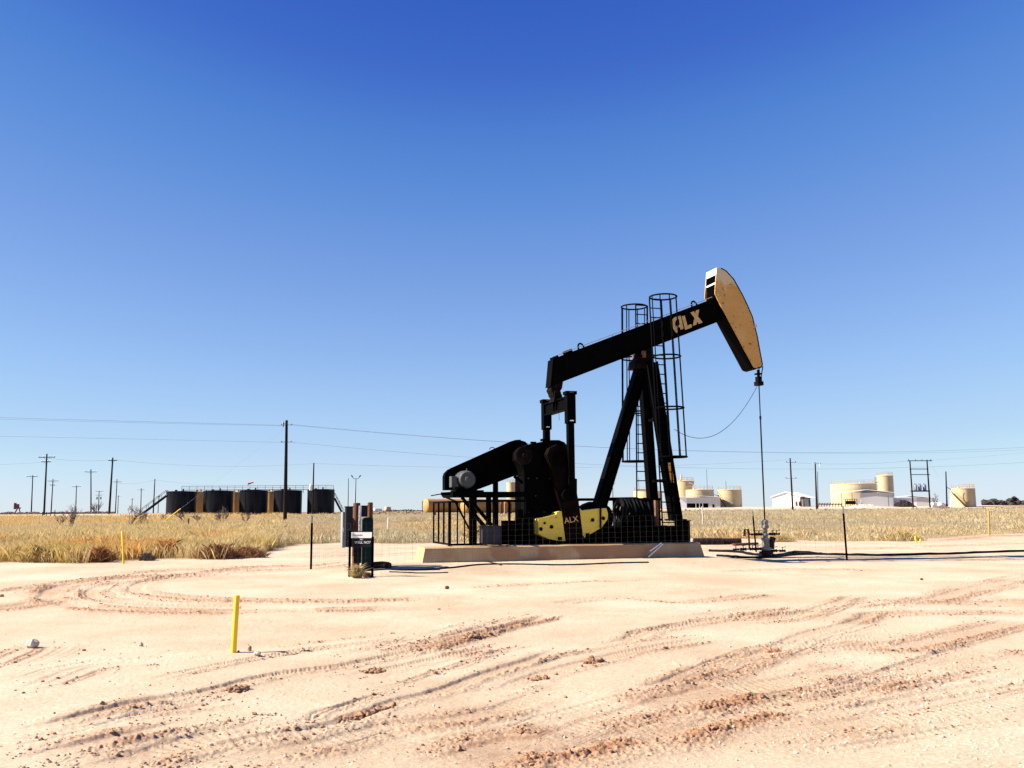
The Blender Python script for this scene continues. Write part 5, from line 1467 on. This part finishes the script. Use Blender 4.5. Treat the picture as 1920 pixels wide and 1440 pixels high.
for k in (0.16, 0.42, 0.66, 0.9): mb.bar((Lw*k, -0.2, 0), (Lw*k, -0.2, zc_), 0.12, 0.12)
mb.build('support', MAT['boxdark'], cw)
def stairs(top, bot, D, label, flip=1):
    a = at(*top, D); b_ = at(*bot, D); b_.z = gz(b_.x, D); v = a-b_
    t_ = thing('steel_stairs', label, 'stairs', b_)
    mb = MB()
    for y in (-0.45, 0.45): mb.bar(Vector((0,y,0)), v+Vector((0,y,0)), 0.08, 0.22)
    n_ = int(v.z/0.22)
    for k in range(n_): q_ = v*(k+0.5)/n_; mb.box((q_.x-0.12, -0.42, q_.z-0.02), (q_.x+0.12, 0.42, q_.z+0.02))
    mb.build('flight', MAT['boxdark'], t_)
    mb = MB()
    for y in (-0.45, 0.45):
        mb.bar(Vector((0,y,1.0)), v+Vector((0,y,1.0)), 0.06, 0.06)
        for k in range(5): q_ = v*k/4; mb.bar(q_+Vector((0,y,0)), q_+Vector((0,y,1.0)), 0.05, 0.05)
    mb.build('handrail', MAT['boxdark'], t_)
    return t_
stairs((313, 929), (264, 967), 174, 'long steel stairs climbing to the leftmost black tank')
stairs((627, 934), (643, 963), 174, 'short steel stairs at the right end of the black tanks')
p = at(465, 912, 176); mb = MB(); mb.tube([(0,0,0), (0,0,0.55)], 0.03, 6); b_ = MB(); ws = thing('windsock', 'small red and white windsock on the middle black tank', 'windsock', p)
mb.build('mast', MAT['grey'], ws); b_.tube([(0,0,0.5), (0.5,0,0.62), (1.0,0,0.78)], [0.2, 0.15, 0.1], 10); b_.build('sock', MAT['red'], ws)

# cream tanks behind and right of the pump
TN = 'cream tanks beyond the field'
for args in ((950, 968, 905, 300, 'small cream tank seen under the belt guard'), (968, 992, 897, 290, 'taller cream tank half hidden by the gearbox'), (1188, 1241, 922, 230, 'cream tank behind the right post legs and ladders'), (1264, 1301, 903, 245, 'tall cream tank with side pipes right of the post leg'), (1286, 1338, 919.5, 236, 'low wide cream tank above the white shelter'), (1346, 1390, 919.5, 240, 'cream tank with brown stairs, right end of the middle group')):
    x0, x1, y, D, lb = args; tank(x0, x1, y, D, MAT['tan'], lb, TN, 0.05)
tank(1559, 1641, 909, 238, MAT['tan'], 'widest cream tank, behind the two white sheds', TN, 0.03, vent=True)
tank(1644, 1673.5, 893, 246, MAT['tan'], 'tall narrow cream tank with a rusty ladder above the right shed', TN, 0.16)
T9 = tank(1785, 1826, 917, 218, MAT['tan'], 'lone cream tank with a brown stair on the far right', TN, 0.05)
def side_stair(x0, y0, x1, y1, D, label, mt):
    a = at(x0, y0, D); b_ = at(x1, y1, D); b_.z = gz(b_.x, D); v = a-b_
    mb = MB()
    for dy in (-0.35, 0.35): mb.bar(Vector((0,dy,0)), v+Vector((0,dy,0)), 0.06, 0.2); mb.bar(Vector((0,dy,0.9)), v+Vector((0,dy,0.9)), 0.05, 0.06)
    for k in range(16): q_ = v*(k+.5)/16; mb.box((q_.x-.1, -.33, q_.z-.02), (q_.x+.1, .33, q_.z+.02))
    mb.bar(v, v+Vector((0,0,0.9)), 0.06, 0.06)
    return tag(mb.build('tank_stair', mt, None, b_), label, 'stairs')
side_stair(1787, 925, 1813, 952, 214.5, 'brown stair slanting across the lone cream tank', MAT['postwood'])
side_stair(1346, 928, 1361, 955, 235.5, 'brown stair beside the cream tank at the end of the middle group', MAT['rust'])
def pipework(pts, D, r, mt, label, name='pipework'):
    P = [at(x, y, D) for x, y in pts]; o_ = P[0].copy(); mb = MB(); mb.tube([p-o_ for p in P], r, 8)
    return tag(mb.build(name, mt, None, o_), label, 'pipe')
pipework([(1300, 955), (1300, 908), (1292, 905)], 242.5, 0.16, MAT['white'], 'pale vertical pipe on the tall cream tank right of the post leg')
pipework([(1277.5, 905), (1277.5, 890)], 245, 0.22, MAT['tan'], 'short cream stack on top of the tall cream tank', 'vent_stack')
pipework([(1345, 930), (1338, 926), (1326, 925), (1300, 918)], 234, 0.10, MAT['white'], 'pale pipe run between the middle cream tanks')
pipework([(1808, 924), (1806, 930), (1808, 940)], 215, 0.12, MAT['postwood'], 'brown curved pipe on the lone cream tank')
pipework([(1776, 914), (1782, 917), (1786, 925)], 215, 0.07, MAT['grey'], 'thin pipe from the bare pole to the lone cream tank')
pipework([(1782.5, 952), (1783, 920)], 214, 0.12, MAT['white'], 'pale vertical pipe left of the lone cream tank')
mb = MB(); a = at(1640, 895, 241); b_ = at(1645, 925, 241); o_ = a.copy()
for dx in (0, 0.5): mb.bar((dx, 0, 0), (dx+0.2, 0, b_.z-a.z), 0.08, 0.08)
for k in range(12): mb.bar((0, 0, (b_.z-a.z)*k/12), (0.6, 0, (b_.z-a.z)*k/12), 0.05, 0.05)
mb.box((0, -0.4, -1.3), (0.9, 0.4, -1.2)); mb.box((-3.6, -0.3, -2.6), (0.1, 0.3, -2.4))
for k in range(5): mb.bar((-3.6+k*0.9, -0.3, -2.4), (-3.6+k*0.9, -0.3, -1.5), 0.06, 0.06)
mb.bar((-3.6, -0.3, -1.5), (0.2, -0.3, -1.5), 0.06, 0.06)
tag(mb.build('tank_ladder', MAT['rust'], None, o_), 'rusty ladder and walkway beside the tall narrow cream tank', 'ladder')

# horizontal tan tanks behind the motor stand
def htank(x0, x1, y0, y1, D, mt, label, dy=0.0):
    a = at(x0, (y0+y1)/2, D); b_ = at(x1, (y0+y1)/2, D+dy); r = (at(x0, y0, D).z-at(x0, y1, D).z)/2
    o_ = a.copy(); o_.z = gz(a.x, D); h = a.z-o_.z; v = b_-a; v.z = 0; Lh = v.length; d_ = v.normalized()
    t_ = thing('horizontal_tank', label, 'tank', o_, 0, 'horizontal tanks beyond the grass')
    mb = MB(); mb.lathe([(r*0.05, -r*0.28), (r*0.6, -r*0.22), (r*0.9, -r*0.1), (r, 0.0), (r, Lh), (r*0.9, Lh+r*0.1), (r*0.6, Lh+r*0.22), (r*0.05, Lh+r*0.28)], (0,0,h), d_, 28); mb.build('shell', mt, t_)
    for f_ in (0.15, 0.85):
        q_ = v*f_; mb = MB(); mb.box((q_.x-0.15, q_.y-r*0.7, -0.3), (q_.x+0.15, q_.y+r*0.7, h-r*0.6)); mb.build('saddle', mt, t_)
    return t_
htank(799, 905, 935, 961, 150, MAT['ochre'], 'tan horizontal tank lying left of the motor stand', 5)
htank(870, 985, 936, 962, 140, MAT['ochre'], 'tan horizontal tank seen through the motor stand', 6)
for k, (x, y0) in enumerate(((932, 941), (940, 939), (948, 941), (957, 944))):
    pipework([(x, 963), (x, y0)], 132+k*0.4, 0.22, MAT['rust'] if k % 2 else MAT['ochre'], ['leftmost upright pipe seen through the motor stand', 'second upright pipe seen through the motor stand', 'third upright pipe seen through the motor stand', 'rightmost upright pipe seen through the motor stand'][k], 'standpipe')
pipework([(792, 960), (792, 940), (797, 940)], 151, 0.06, MAT['steelpipe'], 'thin dark hooked pipe at the left end of the tan horizontal tank')
htank(1747, 1759, 942, 950, 216, MAT['white'], 'small white horizontal tank, left one of the pair by the bare pole', 3)
htank(1762, 1774, 943, 951, 214, MAT['white'], 'small white horizontal tank, right one of the pair by the bare pole', 3)
htank(702, 714, 953, 958.5, 330, MAT['white'], 'tiny far white tank right of the wooden posts', 3)
htank(723, 731, 949.5, 958, 330, MAT['tan'], 'tiny far cream vessel right of the white one', 1)

# ------------------------------------------------------------------ sheds on the pale pad
def shed(name, x0, x1, y_eave, y_peak, D, depth, label, mt, front, roofmt=None, rz=0.0, peak_f=0.5):
    a = base(x0, D); b_ = base(x1, D); w = b_.x-a.x; o_ = Vector((a.x, D, min(a.z, b_.z)))
    he = at(x0, y_eave, D).z-o_.z; hp = at(x0, y_peak, D).z-o_.z
    t_ = thing(name, label, 'shed', o_, rz)
    front(t_, w, he, hp, depth, mt)
    mb = MB(); ov = 0.35; pk = w*peak_f
    for s_ in (0, 1):
        xa = -ov if s_ == 0 else w+ov
        za = he - ov*(hp-he)/max(pk, w-pk)
        mb.add([(xa, -ov, za), (pk, -ov, hp), (pk, depth+ov, hp), (xa, depth+ov, za), (xa, -ov, za+0.12), (pk, -ov, hp+0.12), (pk, depth+ov, hp+0.12), (xa, depth+ov, za+0.12)],
               [(0,1,2,3),(7,6,5,4),(0,4,5,1),(2,6,7,3),(0,3,7,4)])
    mb.build('roof', roofmt or MAT['whitemetal'], t_)
    return t_
def wallbox(t_, lo, hi, mt, name='wall'):
    mb = MB(); mb.box(lo, hi); return mb.build(name, mt, t_)
def front_left(t_, w, he, hp, d, mt):
    wallbox(t_, (0, 0, -0.3), (w, 0.12, he), mt); wallbox(t_, (0, 0.12, -0.3), (0.12, d, he), mt); wallbox(t_, (0, d-0.12, -0.3), (w, d, he), mt)
    mb = MB(); mb.prism([(0, 0.02, he), (w, 0.02, he), (w/2, 0.02, hp)], (0, 0.08, 0)); mb.build('gable', mt, t_)
    wallbox(t_, (w-1.6, 0.13, -0.3), (w-1.5, d-0.13, he), MAT['ochre'], 'bay_wall')
    wallbox(t_, (w-0.10, 0.12, -0.3), (w, 1.1, he-0.02), MAT['shedgrey'], 'side_wall'); wallbox(t_, (w-0.02, 0.3, -0.2), (w+0.03, 0.85, 2.2), MAT['darkopen'], 'door')
    wallbox(t_, (w-0.12, d-0.3, -0.3), (w, d-0.13, he), MAT['boxdark'], 'post'); wallbox(t_, (w+1.5, d-0.2, -0.3), (w+1.6, d-0.1, he-0.3), MAT['boxdark'], 'post')
    mb = MB(); mb.add([(w+0.30, 2.6, he-0.10), (w+1.7, 2.6, he-0.35), (w+1.7, d+0.3, he-0.35), (w+0.30, d+0.3, he-0.10), (w+0.30, 2.6, he-0.02), (w+1.7, 2.6, he-0.27), (w+1.7, d+0.3, he-0.27), (w+0.30, d+0.3, he-0.02)],
                      [(0,3,2,1),(4,5,6,7),(0,1,5,4),(1,2,6,5),(2,3,7,6),(3,0,4,7)]); mb.build('awning', MAT['whitemetal'], t_)
shed('open_shed', 1449, 1501, 931.5, 923.5, 235, 8.6, 'white metal gabled shed with an open tan bay on its right side', MAT['whitemetal'], front_left, rz=-0.6)
for x0, x1, y, lb in ((1505, 1507.5, 936, 'left pale panel standing in the open bay'), (1510, 1516, 936, 'right grey panel standing in the open bay')):
    a = base(x0, 229); b_ = at(x1, y, 229); mb = MB(); mb.box((0, 0, 0), (b_.x-a.x, 0.3, b_.z-a.z)); mb.box((0.03, -0.03, 0.1), (b_.x-a.x-0.03, 0, b_.z-a.z-0.1)); tag(mb.build('electric_panel', MAT['boxlight'], None, a), lb, 'panel')
for x, r_, lb in ((1494, 0.28, 'small red drum on its stand in the open shed bay'), (1500, 0.25, 'second small red drum in the open shed bay')):
    a = base(x, 230); mb = MB(); mb.lathe([(r_, 0.1), (r_*1.04, 0.14), (r_, 0.5), (r_*1.04, 0.9), (r_, 1.3), (r_*0.9, 1.32)], n=14); tag(mb.build('drum', MAT['sealred'], None, a), lb, 'drum')
def front_right(t_, w, he, hp, d, mt):
    k = w*0.37
    wallbox(t_, (k, 0, -0.3), (w, 0.12, he), MAT['shedgrey']); wallbox(t_, (w-0.12, 0.12, -0.3), (w, d, he), mt); wallbox(t_, (k, 0.12, -0.3), (k+0.12, d, he), MAT['whitemetal'])
    for x in (0.0, k*0.55): wallbox(t_, (x, 0, -0.3), (x+0.1, 0.1, he), MAT['boxdark'], 'post')
    wallbox(t_, (w*0.90, -0.02, 0), (w*0.905, 0.0, he*0.8), MAT['boxdark'], 'trim')
shed('open_shed', 1579, 1672, 924.5, 919, 225, 7, 'long white roofed shed with posts at its open left end', MAT['whitemetal'], front_right, rz=-0.14)
# pump skid under the canopy
a = base(1585, 224); mb = MB(); W_ = at(1606, 950, 224).x-a.x
mb.box((0, -.5, 0.6), (W_, .5, 0.75)); mb.box((0, -.5, 1.75), (W_, .5, 1.85))
for k in range(6): mb.bar((W_*k/5, -.4, 0), (W_*k/5, -.4, 1.8), 0.16, 0.1)
mb.box((0.2, -.2, 0.75), (W_-0.2, .2, 1.4)); tag(mb.build('pump_skid', MAT['steelpipe'], None, a), 'dark brown framed pump skid under the canopy of the right shed', 'pump skid')
def front_tarp(t_, w, he, hp, d, mt):
    k = w*0.64
    wallbox(t_, (0, 0, -0.3), (k, 0.12, he), MAT['white']); wallbox(t_, (k+0.01, 0, -0.3), (w, 0.12, he), MAT['shedgrey']); wallbox(t_, (0, 0.12, -0.3), (0.12, d, he), mt); wallbox(t_, (w-0.12, 0.12, -0.3), (w, d, he), mt)
shed('white_shed', 1674, 1742, 934, 930.5, 228, 6, 'low white and grey shed behind the double power pole', MAT['whitemetal'], front_tarp, rz=-0.16)
def front_shelter(t_, w, he, hp, d, mt):
    wallbox(t_, (0, 0, -0.3), (w*0.16, 0.12, he), MAT['white']); wallbox(t_, (w*0.16, 0.02, he*0.45), (w, 0.12, he), MAT['shedgrey']); wallbox(t_, (w*0.70, 0.02, -0.3), (w, 0.12, he*0.45), MAT['shedgrey'])
    wallbox(t_, (0, d-0.1, -0.3), (w, d, he), MAT['darkopen'], 'back_wall')
    for f_ in (0.38, 0.47, 0.55): wallbox(t_, (w*f_, 0.0, -0.3), (w*f_+0.18, 0.15, he*0.45), MAT['white'], 'post')
    wallbox(t_, (w*0.80, -0.03, -0.2), (w*0.85, 0.0, he*0.35), MAT['darkopen'], 'door')
shed('open_shed', 1276, 1350, 933, 930.5, 226, 4, 'grey walled shelter with white roof and dark openings right of the post leg', MAT['whitemetal'], front_shelter, rz=-0.08)
# heap of dark spoil in front of the tarp shed, low clutter
def mound(px0, px1, h, D, mt, label, dy=3.0, name='dirt_pile', cat='dirt pile'):
    a = base(px0, D); b_ = base(px1, D); w = b_.x-a.x; n1 = 22; n2 = 10; v = []; f = []
    for i in range(n2+1):
        for j in range(n1+1):
            x = j/n1; y = i/n2
            z = h*(math.sin(math.pi*x)**0.7)*(math.sin(math.pi*y)**0.8)*(0.65+0.6*random.random())
            v.append((x*w, (y-0.5)*2*dy, z-0.1))
    for i in range(n2):
        for j in range(n1): k = i*(n1+1)+j; f.append((k, k+1, k+n1+2, k+n1+1))
    mb = MB(); mb.add(v, f, False)
    return tag(mb.build(name, mt, None, a), label, cat)
mound(1679, 1712, 1.5, 222, MAT['steelpipe'], 'dark spoil heap before the low white shed')
mound(1848, 1878, 0.4, 200, MAT['ochre'], 'pale sand heap at the far right below the dark trees')
mound(1590, 1650, 0.8, 219, MAT['stone'], 'low pale sand bank before the right shed')
mound(1748, 1782, 0.7, 210, MAT['bark'], 'low dark brush heap under the small white tanks', 2.0, 'brush_heap', 'brush')
for x0, x1, D, lb in ((1536, 1556, 228, 'low dark pipe manifold between the sheds'), (1556, 1578, 226, 'low pipe rack before the widest cream tank')):
    a = base(x0, D); W_ = base(x1, D).x-a.x; mb = MB()
    for k in range(5): mb.tube([(W_*k/4, 0, 0), (W_*k/4, 0, 0.7), (W_*k/4+0.3, 0, 0.9)], 0.1, 6)
    mb.tube([(0, 0, 0.6), (W_, 0, 0.55)], 0.12, 6); tag(mb.build('pipe_manifold', MAT['rust'], None, a), lb, 'pipes')

# double power pole
D = 215
HFp = base(1709, D)
hf = thing('double_power_pole', 'H shaped double wooden pole carrying a transformer platform', 'power pole', HFp)
def hx(px, py): v = at(px, py, D)-HFp; v.y = 0; return v
def hb(px): v = base(px, D)-HFp; v.y = 0; return v
for t0, b0 in (((1706, 864), 1712.5), ((1738, 862), 1744.5)):
    mb = MB(); mb.tube([hb(b0)-Vector((0,0,.3)), hx(*t0)], [0.19, 0.14], 10); mb.build('pole', WD, hf)
for (x0, x1, y, th_) in ((1701, 1747, 864, 0.16), (1705, 1740, 879.5, 0.16), (1707, 1743, 890, 0.16)):
    mb = MB(); mb.bar(hx(x0, y)+Vector((0,-.2,0)), hx(x1, y)+Vector((0,-.2,0)), th_, th_); mb.build('crossarm', WD, hf)
mb = MB(); mb.box(hx(1709, 922)+Vector((0,-.5,0)), hx(1742, 919.5)+Vector((0,.5,0))); plat = mb.build('platform', WD, hf)
mb = MB()
for px in (1703, 1716, 1728, 1744): mb.lathe([(0.06,0),(0.12,0.1),(0.06,0.3)], hx(px, 863.5)+Vector((0,-.2,0)), n=8)
mb.build('insulator', MAT['insulator'], hf)
for px, lb in ((1717, 'left transformer on the wooden platform, palest of the three'), (1725, 'middle transformer on the wooden platform'), (1734, 'right transformer on the wooden platform')):
    v = at(px, 919.4, D); tr_ = thing('transformer', lb, 'transformer', (v.x, D, v.z), 0, 'transformers on the platform')
    mb = MB(); mb.lathe([(0.36, 0.0), (0.38, 0.05), (0.38, 1.15), (0.30, 1.25)], n=14); mb.build('tank', MAT['boxlight'] if px == 1717 else MAT['transformer'], tr_)
    mb = MB()
    for s_ in (-.15, .15): mb.lathe([(0.05, 1.22), (0.08, 1.35), (0.04, 1.6)], (s_, 0, 0), n=8)
    mb.build('bushing', MAT['insulator'], tr_)

# ------------------------------------------------------------------ far left: sign frame and rail
D = 260; a = base(27, D); 
ts = thing('far_drill_rig', 'tiny rusty rig frame far off on the left edge', 'rig', a)
ht = at(28, 943, D).z-a.z
mb = MB(); mb.bar((0.0, 0, 0), (0.9, 0, ht*0.55), 0.25, 0.25); mb.bar((1.8, 0, 0), (1.2, 0, ht*0.6), 0.2, 0.2); mb.build('leg', MAT['rust'], ts)
mb = MB(); mb.box((-0.1, -0.3, ht*0.45), (0.35, 0.3, ht)); mb.box((0.5, -0.4, ht*0.5), (1.1, 0.4, ht*0.9)); mb.box((1.1, -0.2, ht*0.5), (1.7, 0.2, ht*0.6)); mb.build('machinery', MAT['rust'], ts)
a = base(80, 170); b_ = base(103, 170); mb = MB()
mb.bar((0,0,0.55), (b_.x-a.x, 0, 0.6), 0.1, 0.12)
for k in range(4): mb.bar(((b_.x-a.x)*k/3, 0, 0), ((b_.x-a.x)*k/3, 0, 0.75 if k < 3 else 1.1), 0.1, 0.1)
tag(mb.build('rail_fence', MAT['wood'], None, a), 'low dark wooden rail at the foot of the two left poles', 'fence')

# ------------------------------------------------------------------ bare mesquite shrubs
def shrub(px, py_base, hpx, D, label, seed, spread=0.8, mt=None, n0=5):
    rs = random.Random(seed)
    p = base(px, D); h = hpx/F*D; mb = MB()
    def grow(o_, d_, L_, r, lev):
        pts = [o_]; q_ = o_.copy(); dd = d_.copy()
        for k in range(4):
            dd = (dd + Vector((rs.uniform(-.35,.35), rs.uniform(-.35,.35), rs.uniform(-.12,.25)))).normalized(); q_ = q_ + dd*L_/4; pts.append(q_.copy())
        mb.tube(pts, [r*(1-0.15*i) for i in range(5)], 4, caps=False)
        if lev < 3:
            for _ in range(rs.choice((2, 3, 3, 4))):
                i = rs.choice((2, 3, 4)); nd = (dd + Vector((rs.uniform(-1,1), rs.uniform(-1,1), rs.uniform(-.2,.7)))*0.75).normalized()
                grow(pts[i], nd, L_*rs.uniform(.5,.75), max(r*0.6, 0.012), lev+1)
    for k in range(n0):
        a = rs.uniform(0, 6.28); grow(Vector((0,0,-0.1)), Vector((math.cos(a)*spread, math.sin(a)*spread, 1)).normalized(), h*rs.uniform(.4,.55), 0.035*D/70, 0)
    return tag(mb.build('bare_shrub', mt or MAT['bark'], None, p), label, 'shrub', 'leafless mesquite shrubs')
shrub(135, 983, 50, 85, 'leafless shrub with a dark forked trunk left of the far poles', 3)
shrub(116, 978, 28, 100, 'small leafless shrub just left of the forked one', 4, n0=4)
shrub(245, 976, 42, 95, 'leafless shrub left of the long tank stairs', 5)
shrub(262, 974, 34, 100, 'leafless shrub at the foot of the long tank stairs', 6, n0=4)
shrub(345, 970, 26, 110, 'low leafless shrub before the leftmost black tank', 7)
shrub(372, 970, 22, 112, 'low leafless shrub before the gap of the first two black tanks', 8, 1.2)
shrub(418, 970, 32, 108, 'tangled leafless shrub before the second black tank', 9, 1.0, n0=7)
shrub(180, 966, 26, 210, 'pale leafless bush at the foot of the transformer carrying far pole', 10)
shrub(462, 968, 18, 115, 'low twiggy shrub before the middle black tank', 12, 1.3)
shrub(310, 967, 16, 120, 'low brown shrub at the left end of the black tanks', 13, 1.3)
shrub(1752, 950, 22, 235, 'pale leafless shrub behind the small white tanks', 14)

# ------------------------------------------------------------------ far brush lines (masses, not countable)
def brushline(name, px0, px1, D, hpx, n_, label, mt, dd=15):
    N = n_; px = RNG.uniform(px0, px1, N); Y_ = D + RNG.uniform(-dd, dd, N)
    x = np.array([at(a_, 957, b_).x for a_, b_ in zip(px, Y_)]); h = hpx/F*D
    prof = 0.4 + 0.6*vnoise(px*0.06, px*0, 77)
    P = []; Fc = []; z = G(x, Y_)
    V = []
    v = ICO_V[None]*(0.7+0.6*RNG.random((N, 12, 1)))
    s_ = (h*0.35*prof*(0.6+0.6*RNG.random(N)))
    zc_ = z + RNG.random(N)*h*prof
    V = v*np.stack([s_*1.3, s_*1.3, s_], -1)[:, None, :] + np.stack([x, Y_, zc_], -1)[:, None]
    Fq = (ICO_F[None]+12*np.arange(N)[:, None, None]).reshape(-1, 3)
    return tag(np_mesh(name, V.reshape(-1, 3), Fq, mt), label, 'trees', kind='stuff')
brushline('far_trees', 1845, 2150, 420, 13, 1500, 'dark line of far trees at the right edge', MAT['scrub'], 30)
brushline('field_scrub', 1270, 1930, 196, 4.0, 260, 'low grey brown scrub dotted along the far edge of the right field', MAT['bark'], 5)
brushline('field_scrub', 340, 800, 168, 4.5, 260, 'low brown scrub dotted along the far edge of the left field', MAT['bark'], 6)
brushline('far_trees', -300, 60, 900, 4.5, 500, 'dark low tree line on the left horizon', MAT['scrub'], 60)
brushline('far_brush', -200, 215, 215, 4.5, 2600, 'reddish brown brush line behind the left grass', MAT['bark'], 14)
brushline('far_trees', 660, 800, 1000, 3.2, 260, 'faint low brush on the horizon left of the pump', MAT['scrub'], 60)
brushline('far_trees', 1340, 1450, 1000, 3.2, 220, 'faint low brush on the horizon right of the pump', MAT['scrub'], 60)
